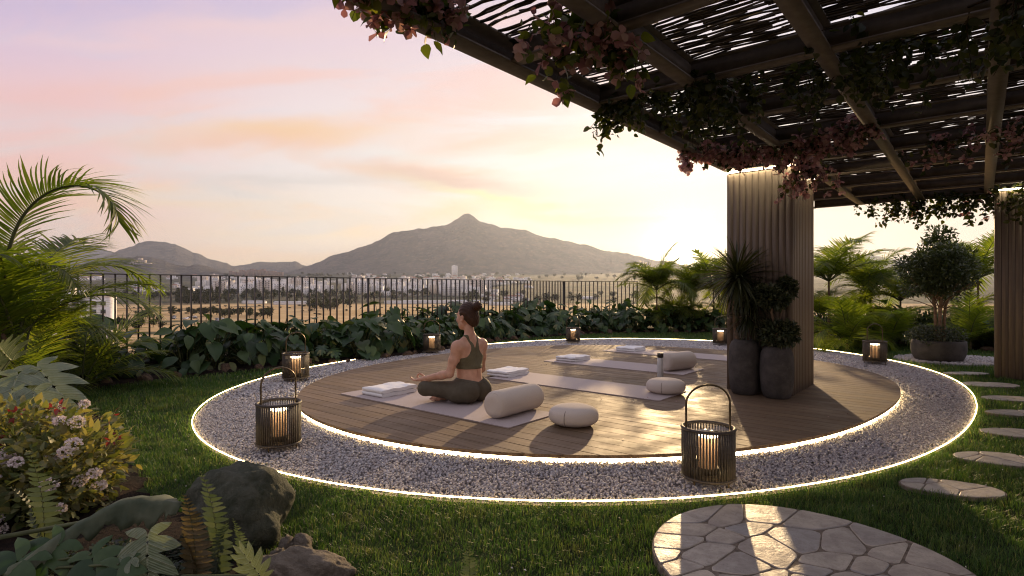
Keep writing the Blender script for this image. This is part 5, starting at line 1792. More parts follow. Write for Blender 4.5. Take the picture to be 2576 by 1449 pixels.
for i in range(22):
    a = rt.uniform(0, 6.28); rr = rt.uniform(.05, .33)
    cloud((math.cos(a) * rr, math.sin(a) * rr, .34 + rt.uniform(-.02, .06)), (.13, .13, .12), 130, .036, rt, b, shell=.1)
b.obj('underplanting', M_SHRUB, tr_, True)
# ================================================================== near left corner: rocks, ferns, big leaves, flowering bush
M_ROCKG = rock_mat('mossy boulder', (.050, .060, .038), (.105, .108, .078), (.17, .165, .12))
M_ROCKT = rock_mat('tan rock', (.15, .125, .095), (.26, .22, .17), (.34, .29, .23))
def boulder(label, me, loc, sc, rot):
    o = link('boulder', me, None, loc, rot)
    o.scale = sc
    return tag(o, label, 'boulder')
boulder('big dark mossy boulder with rounded top behind the tall green fern', rock_mesh('boulder', 33, M_ROCKG, 5, .24, 1.25), (-1.16, 2.40, .02), (.205, .19, .25), (0.05, R(10), .4))
boulder('long tan rock lying in front of the mossy boulder at the bottom edge', rock_mesh('boulder', 12, M_ROCKT, 5, .34, 1.3), (-.76, 2.08, -.075), (.21, .13, .115), (0, R(5), R(-16)))
for (px, py, s, sd, lab) in ((722, 1395, .040, 2, 'small angular stone between the mossy boulder and the tan rock'), (702, 1420, .034, 5, 'smallest stone at the foot of the mossy boulder'), (760, 1385, .045, 7, 'small tan stone leaning on the long tan rock')):
    g_ = G(px, py, -.05)
    o = link('stone', rock_mesh('stone', sd, M_ROCKT, 3, .4), None, g_ + np.array((0, 0, .02)), tuple(pr.uniform(0, 6, 3)))
    o.scale = (s * 1.2, s, s * .85)
    tag(o, lab, 'rock')
# sword ferns
def fern_mesh(name, L, n, ll, lean, seed, mat):
    r = np.random.default_rng(seed)
    b = MB()
    s = np.linspace(0, 1, 20)
    th_ = R(88) - lean * s ** 1.6
    y = np.concatenate([[0], np.cumsum(np.cos(th_[:-1]) / 19)]) * L; z = np.concatenate([[0], np.cumsum(np.sin(th_[:-1]) / 19)]) * L
    Pts = np.stack([.012 * np.sin(s * 3 + seed) * L, y, z], -1)
    b.tube(Pts, np.linspace(.0035, .0012, 20), 5, 1, up=(1, 0, 0))
    tv = np.linspace(.06, .985, n)
    P = np.stack([np.interp(tv, s, Pts[:, i]) for i in range(3)], -1)
    a = np.interp(tv, s, th_)
    tan = np.stack([np.zeros(n), np.cos(a), np.sin(a)], -1); nor = np.stack([np.zeros(n), -np.sin(a), np.cos(a)], -1)
    ts = np.array([0, .12, .35, .65, .88, 1.0]); ws = np.array([.10, .17, .17, .13, .07, .01])
    Tm, F = leaf_grid(ts, ws, .2, .22, 2, 0, .02, 9)
    for sd in (-1, 1):
        ln = ll * np.clip(1.12 - tv ** 2.2, .10, 1) * np.clip(tv * 6 + .4, 0, 1) * r.uniform(.88, 1.08, n)
        d = np.array((1.0, 0, 0)) * sd + tan * (.10 + .5 * tv[:, None] ** 3) + nor * r.normal(-.05, .10, (n, 1)) + r.normal(0, .05, (n, 3))
        up = -nor * 1.0 + tan * r.normal(.45, .15, (n, 1))
        b.scatter(Tm, F, frame(nrm(d), up), np.stack([ln * 1.05, ln, ln], -1), P)
    return b.mesh(name, [mat, M_STEM], True)
fern_g = [fern_mesh('frond', 1.0, 21, .135, .5, 3, M_FERN), fern_mesh('frond', 1.0, 19, .14, .9, 6, M_FERN)]
fern_b = fern_mesh('frond', 1.0, 24, .15, .45, 4, M_FERNB)
def fern(label, base, fr):
    o = thing('sword_fern', label, 'fern', base, 0)
    for az, L, me in fr:
        f = link('frond', me, o)
        f.scale = (L, L, L); f.rotation_euler = (0, 0, az)
    return o
def fb(px, py_top, Y, z0=-.06):
    """base point and height of an upright frond whose tip shows at (px, py_top)"""
    t_ = A(px, py_top, Y)
    return (t_[0], Y, z0), t_[2] - z0
for lab, px, pt, Y, frs in (('tall green sword fern standing in front of the mossy boulder', 548, 1168, 2.05, [(R(170), 1.0, fern_g[0]), (R(230), .62, fern_g[1]), (R(60), .55, fern_g[1])]),
                            ('brown drying sword fern left of the tall green fern', 492, 1232, 1.98, [(R(185), 1.0, fern_b), (R(120), .6, fern_b)]),
                            ('short green fern at the right foot of the mossy boulder', 612, 1292, 2.06, [(R(165), 1.0, fern_g[0]), (R(260), .7, fern_g[1])]),
                            ('pale fern in front of the flowering bush', 112, 1122, 2.22, [(R(190), 1.0, fern_g[0]), (R(110), .7, fern_g[1])]),
                            ('single small fern frond rising from the near lawn at the bottom edge', 1180, 1352, 1.86, [(R(180), 1.0, fern_g[0]), (R(90), .45, fern_g[1])])):
    bs, hh = fb(px, pt, Y)
    fern(lab, bs, [(a, L * hh * 1.05, me) for a, L, me in frs])
# big monstera leaf and philodendron
Tl, Fl = lobed()
LEAF_ME = {id(q_): MB().add(Tl, Fl).mesh('leaf', q_, True) for q_ in (M_PHILO, M_HOSTA)}
def leaf_plant(name, label, cat, base, leaves, mat):
    """leaves: (tip-less) attach point, direction, up, size"""
    o = thing(name, label, cat, base, 0)
    for p_, d, up, s in leaves:
        p_ = np.asarray(p_, float) - np.asarray(base)
        fr_ = frame(nrm(np.array([d], float)), np.array([up], float))[0]
        lf = link('leaf', LEAF_ME[id(mat)], o)
        lf.matrix_local = Matrix.LocRotScale(Vector(p_), Matrix(fr_.T.tolist()).to_quaternion(), Vector((s, s, s)))
        sm = lf.modifiers.new('smooth', 'SUBSURF'); sm.levels = 1; sm.render_levels = 1
        MB().tube([(0, 0, -.02), p_ * (.5, .5, .6) + np.array((0, 0, .03)), p_], [.006, .005, .004], 6).obj('stem', M_STEM, o, True)
    return o
q = lambda px, py, Y: A(px, py, Y)
leaf_plant('monstera', 'pale monstera with one large split leaf lit at the bottom edge, beside the brown fern', 'plant', (-1.36, 1.92, -.06),
           [(q(372, 1350, 1.90), (.22, -.45, -.85), (.10, -.9, .35), .185), (q(330, 1405, 1.86), (-.8, -.3, -.45), (0, -.6, .8), .12), (q(655, 1448, 1.84), (-.35, -.3, .75), (.2, -.8, .4), .10)], M_PHILO)
leaf_plant('philodendron', 'grey green philodendron with deeply cut leaves at the left edge behind the flowering bush', 'plant', (-3.45, 3.55, -.06),
           [(q(95, 925, 3.6), (.75, -.35, -.42), (.25, -.45, .85), .34), (q(45, 945, 3.5), (.25, -.65, -.6), (.1, -.6, .7), .30), (q(25, 905, 3.8), (.2, -.5, .3), (0, -.7, .6), .30), (q(20, 1000, 3.4), (-.3, -.5, -.6), (0, -.8, .5), .28),
            (q(85, 990, 3.4), (.45, -.4, -.75), (.2, -.7, .6), .26), (q(-20, 960, 3.5), (-.6, -.4, -.4), (0, -.6, .8), .3)], M_PHILO)
leaf_plant('philodendron', 'dark low philodendron at the bottom left corner', 'plant', (-1.75, 1.95, -.06),
           [(q(150, 1370, 1.95), (-.4, -.5, -.5), (0, -.8, .6), .20), (q(230, 1395, 1.9), (.5, -.5, -.4), (0, -.7, .7), .18), (q(60, 1400, 1.9), (-.3, -.6, -.4), (0, -.7, .7), .22), (q(300, 1420, 1.85), (.2, -.6, -.5), (0, -.8, .6), .17)], M_HOSTA)
# one huge drooping leaf arching over the dark bed
m, N = new_mat('giant grey leaf')
t = N.n('ShaderNodeTexCoord').outputs['Object']
c = N.mix(N.mapr(N.noise(t, 6, 6, .65), .35, .68), (.060, .080, .045, 1), (.15, .165, .10, 1))
p = princ(N, c, .6, .35, 0, bump(N, N.noise(N.vec('MULTIPLY', t, (30, 8, 8)), 1, 5), .5, .01))
tr = N.n('ShaderNodeBsdfTranslucent', ins={'Color': (.24, .24, .09, 1)})
mx = N.n('ShaderNodeMixShader', ins={0: .2}); N.put(mx, 1, p); N.put(mx, 2, tr); finish(N, mx)
M_GIANT = m
gl_ = thing('giant_leaf_plant', 'huge drooping grey green leaf arching over the dark corner between flowering bush and boulder', 'plant', (-1.9, 2.05, -.06))
spine = np.array([q(20, 1432, 1.86), q(105, 1380, 1.92), q(200, 1312, 2.02), q(285, 1268, 2.12), q(360, 1254, 2.2), q(420, 1262, 2.24), q(452, 1276, 2.26)]) - np.array((-1.9, 2.05, -.06))
ss = np.linspace(0, len(spine) - 1, 40)
sp_ = np.stack([np.interp(ss, np.arange(len(spine)), spine[:, i]) for i in range(3)], -1)
for _ in range(6):
    sp_[1:-1] = (sp_[:-2] + 2 * sp_[1:-1] + sp_[2:]) / 4
k = len(sp_)
wv = np.interp(np.linspace(0, 1, k), [0, .1, .4, .7, .9, 1], [.04, .10, .145, .135, .085, .008])
V = []
for i in range(k):
    for c_ in np.linspace(-1, 1, 9):
        if c_ < 0:   # near flank hangs down with a ragged edge
            rg = 1 + 2.0 * (fbm(np.array(i * .42), np.array(abs(c_) * .3), 4, 4) - .5) * abs(c_)
            V.append(sp_[i] + np.array((.02, -.45 * abs(c_), -.70 * abs(c_) ** 1.3)) * wv[i] * .78 * rg + np.array((0, -.3, 1.0)) * (.020 * (fbm(np.array(i * .35), np.array(c_ * 2.5 + 9), 4, 12) - .5) + .005 * math.cos(i * 1.57) * abs(c_)))
        else:
            V.append(sp_[i] + np.array((-.02, .9 * c_, -.28 * c_ ** 2)) * wv[i] * (1 + .2 * math.sin(i * .7)) + np.array((0, -.3, 1.0)) * (.020 * (fbm(np.array(i * .35), np.array(c_ * 2.5 + 9), 4, 12) - .5) + .005 * math.cos(i * 1.57) * abs(c_)))
go = MB().add(np.array(V), grid_faces(k, 9)).obj('leaf', M_GIANT, gl_, True)
so_ = go.modifiers.new('thick', 'SOLIDIFY'); so_.thickness = .003
MB().tube([(0, 0, -.01), (-.05, .08, .12), sp_[14] - np.array((0, 0, .01))], [.012, .010, .007], 7).obj('stem', M_STEM, gl_, True)

for i, (x, y, s) in enumerate(((-1.66, 2.06, .34), (-1.50, 2.12, .36), (-1.36, 2.16, .33), (-1.80, 1.98, .32), (-1.56, 1.90, .28), (-1.22, 2.02, .26), (-1.42, 1.98, .30))):  # low bushes added to darken the bare bed under the leaf
    o = link('leafy_bush', PK['bush', i % 2][1], None, (x, y, -.06), (0, 0, i * 1.3))
    o.scale = (s, s, s * .62)
    tag(o, 'low dark bush added to darken the bed under the huge drooping leaf', 'plant', 'low dark bushes added under the huge leaf')
# flowering bush
M_BUSHL = leafy('bush leaf', [(.085, .112, .038), (.13, .158, .058), (.185, .20, .085), (.24, .235, .12), (.17, .155, .07)], .40, .5, .35, (1.15, 1.0, .35), 0, 1.7)
M_FLW = leafy('pale pink floret', [(.74, .62, .62), (.80, .71, .69), (.84, .79, .75), (.70, .56, .58)], .3, .6, .2, (1, .95, .9), 0, 1.0)
M_RED = leafy('dark red leaf', [(.16, .035, .03), (.24, .06, .05)], .35, .5, .3, (1.2, .6, .5))
def flower_bush(label, base, blobs, nleaf, heads, seed, reds=0):
    r = np.random.default_rng(seed)
    o = thing('flowering_bush', label, 'flowering bush', base, 0)
    b = MB()
    for c, rad, w in blobs:
        cloud(c, rad, int(nleaf * w), .055, r, b, 0, oval(.25, .27), .3)
    b.obj('foliage', M_BUSHL, o, True)
    st = MB()
    for i in range(24):
        c, rad, w = blobs[i % len(blobs)]
        e = np.array(c) + nrm(r.normal(size=3)) * np.array(rad) * .7
        st.tube([(0, 0, 0), (e[0] * .5, e[1] * .5, e[2] * .7), tuple(e)], [.005, .004, .002], 5, caps=False)
    st.obj('stems', M_STEM, o)
    Tm, F = petal()
    for i in range(heads):
        c, rad, w = blobs[r.integers(len(blobs))]
        u = nrm(r.normal(size=3) + np.array((0, -.35, .75)))
        p_ = np.array(c) + u * np.array(rad) * r.uniform(.98, 1.12)
        n = 90
        hr = r.uniform(.016, .030)
        v = nrm(r.normal(size=(n, 3)) + u * .5)
        hb_ = MB().scatter(Tm, F, frame(nrm(v + r.normal(0, .6, (n, 3))), v), r.uniform(.008, .014, n), p_ + v * hr * np.array((1.1, 1.1, .75)))
        hb_.obj('flower_head', M_FLW, o)
    if reds:
        b = MB()
        for i in range(reds):
            c, rad, w = blobs[r.integers(len(blobs))]
            u = nrm(r.normal(size=3) + np.array((.5, -.2, .7)))
            cloud(np.array(c) + u * np.array(rad) * 1.02, (.03, .03, .02), 14, .03, r, b)
        b.obj('red_leaves', M_RED, o, True)
    return o
fb0 = np.array((-2.30, 2.78, -.06))
flower_bush('bushy flowering plant with yellow green leaves and pale pink flower heads, near left corner', fb0,
            [((.02, .02, .22), (.36, .30, .27), .42), ((.22, -.10, .20), (.24, .22, .22), .25), ((-.22, .05, .27), (.26, .26, .24), .25), ((.12, -.22, .11), (.30, .16, .16), .2)], 3300, 38, 4, 7)
flower_bush('shaded flowering bush with lilac flower heads cut by the left edge', np.array((-2.42, 2.30, -.06)),
            [((.0, .0, .14), (.26, .22, .22), .6), ((-.18, -.05, .08), (.22, .2, .16), .4)], 1100, 22, 6)

# ================================================================== climbing plants on the pergola
M_VINE = leafy('vine leaf', [(.026, .044, .014), (.048, .074, .020), (.078, .105, .026), (.13, .145, .035)], .46, .45, .4, (1.15, 1.05, .25), 0, 1.9)  # leaf colour raised so these climbers look lit; darker copy follows
M_VINED = leafy('dark vine leaf', [(.014, .022, .008), (.026, .038, .011), (.042, .056, .014), (.075, .082, .02)], .34, .45, .35, (1.15, 1.05, .25), 0, 1.6)
M_BRACT = leafy('pink bract', [(.30, .15, .17), (.38, .21, .22), (.46, .29, .285), (.52, .38, .35)], .36, .55, .25, (1.1, .85, .8), 0, 1.2)
M_VSTEM = plain('vine stem', (.045, .032, .02), .85, .2)
def PL(e, t_, z):
    return P0 + E2 * e + E1 * t_ + UP * z
def vine(label, path, spread, nstr, hang, size, pink, seed, dens=1.0, nleaf=14):
    """path: points (e, t, z) on the frame; strands leave it and hang"""
    r = np.random.default_rng(seed)
    pts = np.array([PL(*p_) for p_ in path])
    base = pts[0].copy()
    o = thing('climbing_vine', label, 'climbing plant', tuple(base), 0)
    lb, fb_, stb = MB(), MB(), MB()
    cl_ = np.concatenate([[0], np.cumsum(np.linalg.norm(np.diff(pts, axis=0), axis=1))])
    LP, LD, FP = [], [], []
    stb.tube(pts - base, .006, 6, caps=False)
    for i in range(nstr):
        s = r.uniform(0, cl_[-1])
        p_ = np.array([np.interp(s, cl_, pts[:, j]) for j in range(3)]) + r.normal(0, 1, 3) * np.array(spread)
        d = nrm(r.normal(size=3) * np.array((1, 1, .25)) + np.array((0, 0, .10)))
        L = r.uniform(*hang)
        n = 12
        st = [p_]
        for q_ in range(n):
            d = nrm(d + np.array((0, 0, -.26)) + r.normal(0, .16, 3))
            st.append(st[-1] + d * L / n)
        st = np.array(st)
        stb.tube(st - base, np.linspace(.0025, .0012, len(st)), 4, caps=False)
        m_ = int(nleaf * dens * L / .25) + 2
        for q_ in range(m_):
            f = r.uniform(0, 1) ** .9
            c = np.array([np.interp(f * n, np.arange(n + 1), st[:, j]) for j in range(3)]) + r.normal(0, size * .35, 3)
            if r.uniform() < pink * (0.6 + .8 * f):
                FP.append(c)
            else:
                LP.append(c); LD.append(nrm(r.normal(size=3) * (1, 1, .7) + np.array((0, 0, -.55))))
    Tm, F = leaf_grid(np.array([0, .15, .42, .72, 1.0]), np.array([.06, .30, .38, .24, .01]), .3, .25, 2, .06, .03, 8)
    LP = np.array(LP) - base; LD = np.array(LD); n = len(LP)
    lb.scatter(Tm, F, frame(LD, UP + r.normal(0, .6, (n, 3))), size * r.uniform(.6, 1.15, n), LP)
    lb.obj('foliage', M_VINE if pink > .3 and size > .055 else M_VINED, o, True)
    stb.obj('stems', M_VSTEM, o)
    if len(FP):
        FP = np.array(FP) - base; n = len(FP)
        Tp, Fp = petal()
        ax = nrm(r.normal(size=(n, 3)) + np.array((0, 0, -.7)))
        a0 = r.uniform(0, 6.28, n)
        u = nrm(np.cross(ax, (.3, .5, .8))); v = np.cross(ax, u)
        for k_ in range(3):
            a = a0 + k_ * 2.094
            d = nrm((u * np.cos(a)[:, None] + v * np.sin(a)[:, None]) * .8 + ax * r.uniform(.3, .9, n)[:, None])
            fb_.scatter(Tp, Fp, frame(d, -ax + r.normal(0, .15, (n, 3))), size * .78 * r.uniform(.7, 1.15, n), FP)
        fb_.obj('blossoms', M_BRACT, o, True)
    return o
vine('pink flowered climber spilling over the outer pergola beam at the top edge', [(.02, -4.48, 2.26), (.06, -4.2, 2.25), (.12, -3.92, 2.24)], (.05, .05, .03), 46, (.07, .17), .060, .34, 2, 1.35)
vine('pink flowered climber hanging below the second rafter near the top middle', [(.50, -3.65, 2.22), (.56, -3.45, 2.2), (.62, -3.25, 2.17)], (.05, .05, .03), 24, (.14, .34), .062, .32, 3, 1.3)
vine('dark leafy climber hanging over the edge beam halfway to the pillar', [(-.02, -2.35, 2.19), (.15, -2.45, 2.18), (.50, -2.5, 2.2), (.9, -2.5, 2.2)], (.06, .10, .04), 54, (.10, .28), .050, .0, 4, 1.2)
vine('dark green climber hanging in a curtain under the middle rafters', [(.5, -2.1, 2.2), (1.0, -2.2, 2.22), (1.5, -2.3, 2.2), (2.0, -2.4, 2.22)], (.12, .16, .04), 90, (.12, .36), .046, .0, 5, 1.2)
vine('dark trailing climber under the right hand rafters at the top right', [(1.9, -2.6, 2.2), (2.3, -2.8, 2.2), (2.7, -2.7, 2.2)], (.10, .12, .04), 40, (.14, .36), .048, .0, 6, 1.1)
vine('dense pink climber massed above and beside the top of the near pillar', [(.0, -1.0, 2.18), (.30, -.85, 2.17), (.65, -.72, 2.16), (1.0, -.80, 2.16), (1.35, -.95, 2.18)], (.07, .09, .03), 110, (.06, .17), .050, .58, 7, 1.9)
vine('pink climber hanging down the front right corner of the near pillar', [(.64, -.16, 2.13), (.78, -.10, 2.10)], (.04, .03, .03), 22, (.16, .38), .046, .5, 17, 1.2)
vine('thin pink flowered climber along a far rafter near the right edge', [(1.6, -.05, 2.16), (2.1, -.25, 2.15), (2.6, -.55, 2.16), (3.0, -.7, 2.16)], (.10, .08, .04), 44, (.12, .28), .048, .35, 8, 1.0)
vine('dark climber hanging from the far edge beam between the two pillars', [(.75, 3.42, 2.18), (1.2, 3.45, 2.16), (1.75, 3.42, 2.15), (2.1, 3.35, 2.15), (2.4, 2.9, 2.12)], (.12, .08, .04), 96, (.14, .42), .058, .02, 9, 1.1)
# ================================================================== town, far trees, cars
def bmat(name, col, rough=.8):
    return plain(name, col, rough, .2, 0, .10, .3)
M_WHITE = bmat('white render', (.80, .77, .73)); M_CREAM = bmat('cream render', (.70, .62, .54)); M_PINKB = bmat('pinkish brick', (.34, .23, .18)); M_WIN = plain('window glass', (.05, .055, .065), .2, .6, 0, .2, .2)
M_TILE = bmat('terracotta roof', (.26, .13, .085)); M_GREY = bmat('grey sheet roof', (.42, .43, .44)); M_RUIN = bmat('pale ruin stone', (.40, .33, .27))
def facade(b, x0, x1, y, z0, nfl, fl, nwin, sgn, wm, axis=0, ww=1.3, wh=1.3, sill=.9):
    """dark windows standing a little proud on the face at y (axis 0) or x (axis 1)"""
    for f in range(nfl):
        for i in range(nwin):
            c = x0 + (i + .5) * (x1 - x0) / nwin
            za = z0 + f * fl + sill
            if axis == 0:
                b.box((c - ww / 2, min(y, y + sgn * .06), za), (c + ww / 2, max(y, y + sgn * .06), za + wh), wm)
            else:
                b.box((min(y, y + sgn * .06), c - ww / 2, za), (max(y, y + sgn * .06), c + ww / 2, za + wh), wm)
def block(w, d, nfl, nwin, seed, balc=True, roofbox=True):
    b = MB(); fl = 3.0; h = nfl * fl
    r = np.random.default_rng(seed)
    b.box((-w / 2, -d / 2, -4), (w / 2, d / 2, h), 0)
    b.box((-w / 2 - .15, -d / 2 - .15, h), (w / 2 + .15, d / 2 + .15, h + .7), 0)
    if roofbox:
        b.box((-w * .15, -d * .2, h + .7), (w * .1, d * .2, h + 3), 0)
    facade(b, -w / 2, w / 2, -d / 2, 0, nfl, fl, nwin, -1, 1)
    facade(b, -d / 2, d / 2, w / 2, 0, nfl, fl, max(2, nwin // 3), 1, 1, 1)
    facade(b, -d / 2, d / 2, -w / 2, 0, nfl, fl, max(2, nwin // 3), -1, 1, 1)
    if balc:
        for f in range(1, nfl):
            for q_ in range(2):
                xa = -w / 2 + w * (.08 + .5 * q_)
                b.box((xa, -d / 2 - 1.5, f * fl - .12), (xa + w * .34, -d / 2 - .005, f * fl + .95), 0)
    return b
def stepped(seed):
    b = MB(); r = np.random.default_rng(seed)
    for i in range(4):
        x = -20 + i * 11; n = int(r.integers(3, 7))
        b.box((x, -6 + i % 2 * 1.5, -4), (x + 10.6, 7, n * 3), 0)
        facade(b, x, x + 10.6, -6 + i % 2 * 1.5, 0, n, 3, 3, -1, 1)
        for f in range(1, n):
            b.box((x + 1, -7.4 + i % 2 * 1.5, f * 3 - .1), (x + 7, -6.005 + i % 2 * 1.5, f * 3 + .9), 0)
    return b
def villa(seed, tile=True):
    b = MB(); r = np.random.default_rng(seed)
    w, d, h = r.uniform(10, 15), r.uniform(8, 11), r.uniform(5.5, 7)
    b.box((-w / 2, -d / 2, -3), (w / 2, d / 2, h), 0)
    if tile:
        V = np.array([(-w / 2 - .5, -d / 2 - .5, h), (w / 2 + .5, -d / 2 - .5, h), (w / 2 + .5, d / 2 + .5, h), (-w / 2 - .5, d / 2 + .5, h), (-w / 4, 0, h + 2), (w / 4, 0, h + 2)])
        b.add(V, [(0, 1, 5, 4), (2, 3, 4, 5)], 2); b.add(V, [(1, 2, 5), (3, 0, 4)], 2); b.add(V, [(3, 2, 1, 0)], 2)
    else:
        b.box((-w / 2 - .2, -d / 2 - .2, h), (w / 2 + .2, d / 2 + .2, h + .6), 0)
    b.box((w / 2, -d / 3, -3), (w / 2 + 4.5, d / 3, 3.2), 0)
    facade(b, -w / 2, w / 2, -d / 2, 0, 2, 3, 4, -1, 1)
    return b
TM = [M_WHITE, M_WIN, M_TILE]
KIND = {
    'apartment_block': ([block(30, 13, 5, 8, 1).mesh('apartment_block', TM), block(22, 12, 6, 6, 2).mesh('apartment_block', TM), stepped(3).mesh('apartment_block', TM), block(38, 13, 4, 10, 4).mesh('apartment_block', TM), block(16, 14, 7, 4, 5).mesh('apartment_block', [M_CREAM, M_WIN, M_TILE])], 'apartment block'),
    'house': ([villa(1).mesh('house', TM), villa(2, False).mesh('house', TM), villa(3).mesh('house', [M_CREAM, M_WIN, M_TILE]), villa(4, False).mesh('house', TM)], 'house'),
}
Ys = np.geomspace(300, 9000, 1500)
def on_terrain(px, py):
    """distance at which the terrain under direction px shows at height py"""
    u = (px - 1288) * K
    p_ = 724.6 - (H(u * Ys, Ys) - 1) / (K * Ys)
    # first crossing going outward
    k_ = np.nonzero(p_ <= py)[0]
    Y = Ys[k_[0]] if len(k_) else 5000.0
    return np.array((u * Y, Y, float(H(u * Y, Y))))
rt2 = np.random.default_rng(77)
def town(n, x0, x1, y0, y1, kind, label, group, smin, smax):
    ms, cat = KIND[kind]
    for i in range(n):
        px, py = rt2.uniform(x0, x1), rt2.uniform(y0, y1)
        p_ = on_terrain(px, py)
        o = link(kind, ms[rt2.integers(len(ms))], None, p_ - UP * .5, (0, 0, rt2.normal(0, .28) + math.atan2(-p_[0], p_[1])))
        s = rt2.uniform(smin, smax); o.scale = (s, s, s)
        tag(o, label, cat, group)
town(74, 500, 830, 714, 743, 'apartment_block', 'white apartment block of the town seen between the railing bars, left of the woman', 'white apartment blocks left in the town', 1.1, 2.0)
town(86, 830, 1240, 710, 745, 'apartment_block', 'white apartment block of the town seen through the railing just behind the woman', 'white apartment blocks behind the woman', 1.1, 1.9)
town(14, 1100, 1240, 720, 748, 'apartment_block', 'taller pale apartment block right behind the head of the woman', 'pale blocks behind the head', 1.2, 1.7)
town(16, 330, 540, 716, 736, 'house', 'small white house among trees in the left part of the valley', 'small houses left in the valley', 1.3, 2.0)
town(80, 860, 1330, 690, 712, 'house', 'small white house on the slope under the peaked mountain', 'small houses under the peaked mountain', 1.8, 3.0)
town(20, 120, 260, 694, 706, 'house', 'tiny white house of the hillside village behind the left palms', 'village houses behind the left palms', 2.0, 3.2)
town(16, 400, 620, 694, 706, 'house', 'tiny white house at the foot of the ruin hill', 'houses at the foot of the ruin hill', 2.0, 3.2)
town(26, 1000, 1340, 704, 728, 'house', 'white house of the hazy town right of the woman', 'houses of the town right of the woman', 1.6, 2.6)
town(8, 1180, 1330, 740, 760, 'house', 'white house with trees just beyond the field, right of the woman', 'houses beyond the field', 1.0, 1.3)
# red roofed long house, tower, terrace block, ruin, sheds
o = link('house', villa(9).mesh('house', TM), None, on_terrain(1292, 757), (0, 0, .1)); o.scale = (2.6, 1.6, 1.4)
tag(o, 'long low white house with dull red roof seen through the railing', 'house')
p_ = on_terrain(1143, 700)
tb = MB(); tb.box((-14, -10, -6), (14, 10, 75), 0); tb.box((-9, -6, 75), (5, 6, 79), 0); tb.box((14, -9, -6), (18, 9, 74), 0)
facade(tb, -14, 14, -10, 2, 24, 3, 8, -1, 1); facade(tb, -9, 9, 18, 2, 23, 3, 3, 1, 1, 1)
o = tb.obj('tower_block', TM, None, False, p_); s = 33 * K * p_[1] / 79; o.scale = (s, s, s); o.rotation_euler = (0, 0, .35)
tag(o, 'single pale tower block standing in front of the mountain', 'tower block')
b = MB()
rr = np.random.default_rng(4)
for i in range(15):
    x = -75 + i * 10; n = 3 + int(2.6 * math.exp(-((i - 7) / 4.5) ** 2)) + (i % 3 == 0)
    b.box((x, -6, -6), (x + 9.7, 8, n * 3), 0); facade(b, x, x + 9.7, -6, 0, n, 3, 3, -1, 1, 0, 1.8, 1.5)
p_ = on_terrain(645, 700)
o = b.obj('terrace_block', [M_PINKB, M_WIN], None, False, p_ + UP * 22 * K * p_[1] / 3); s = 190 / 1.3587 * K * p_[1] / 150 * .95
o.scale = (s, s, s); tag(o, 'long brownish row of terraced flats on the wooded rise left of the mountain', 'terraced flats')
b = MB()
for x, w, h in ((-32, 22, 7), (-16, 14, 17), (-4, 18, 12), (8, 8, 26), (17, 12, 19), (26, 22, 9)):
    b.box((x, -8, -12), (x + w, 8, h), 0)
    facade(b, x, x + w, -8, 0, max(1, int(h // 6)), 6, max(2, int(w // 4)), -1, 1, 0, 1.6, 2.6, 2)
p_ = A(345, 668, 4450.0)
o = b.obj('ruin', [M_RUIN, M_WIN], None, False, p_); s = 58 * K * 4450 / 80; o.scale = (s, s, s)
tag(o, 'pale ruin like building shell on the brown hill at the left', 'ruin')
for i, (px, py, L) in enumerate(((735, 766, 60), (800, 765, 70), (1010, 764, 60), (1090, 763, 110), (1180, 762, 90), (1260, 768, 40), (640, 764, 40), (1480, 752, 40))):
    p_ = on_terrain(px, py)
    b = MB(); b.box((-L / 2, -7, -2), (L / 2, 7, 4.2), 0)
    V = np.array([(-L / 2 - .4, -7.5, 4.2), (L / 2 + .4, -7.5, 4.2), (L / 2 + .4, 7.5, 4.2), (-L / 2 - .4, 7.5, 4.2), (-L / 2 - .4, 0, 5.6), (L / 2 + .4, 0, 5.6)])
    b.add(V, [(0, 1, 5, 4), (2, 3, 4, 5)], 1); b.add(V, [(1, 2, 5), (3, 0, 4)], 1)
    tag(b.obj('long_shed', [M_WHITE, M_GREY], None, False, p_), 'long low pale shed at the far edge of the dry field', 'shed', 'long sheds at the field edge')
# white building at the left edge, 216 m away
wb_ = thing('white_building', 'stepped white building with several storeys behind the left palms', 'building', ((150 - 1288) * K * 216, 216, -28), R(24))
b = MB()
b.box((-15, -6, 0), (-5, 6, 30.2)); b.box((-15.2, -6.2, 30.2), (-4.8, 6.2, 30.9))
b.box((-5, -5, 0), (4, 6, 28.4)); b.box((-5.0, -5.2, 28.4), (4.2, 6.2, 29.0))
b.box((4, -6, 0), (17, 6, 25.6)); b.box((4.0, -6.2, 25.6), (17.2, 6.2, 26.2))
b.box((6, -2, 26.2), (9, 2, 28.2)); b.box((-12, -2, 30.9), (-9, 2, 33)); b.box((12, 0, 26.2), (12.6, .6, 28.0)); b.box((14, 0, 26.2), (14.5, .5, 27.6))
b.obj('wall', M_WHITE, wb_)
for xs_, y_, ztop in (((-13, -9.5, -6.8), -6, 30), ((-3, .5, 2.8), -5, 28), ((6, 9, 12, 15), -6, 25)):
    for f in range(7):
        for x in xs_:
            z_ = ztop - 2.6 - f * 3.1
            w_ = link('window', MB().box((x - .8, y_ - .10, z_), (x + .8, y_ - .004, z_ + 1.5)).mesh('window', M_WIN), wb_)
            MB().box((x - 1.0, y_ - .28, z_ - .18), (x + 1.0, y_ - .004, z_ - .02)).obj('sill', M_WHITE, w_)
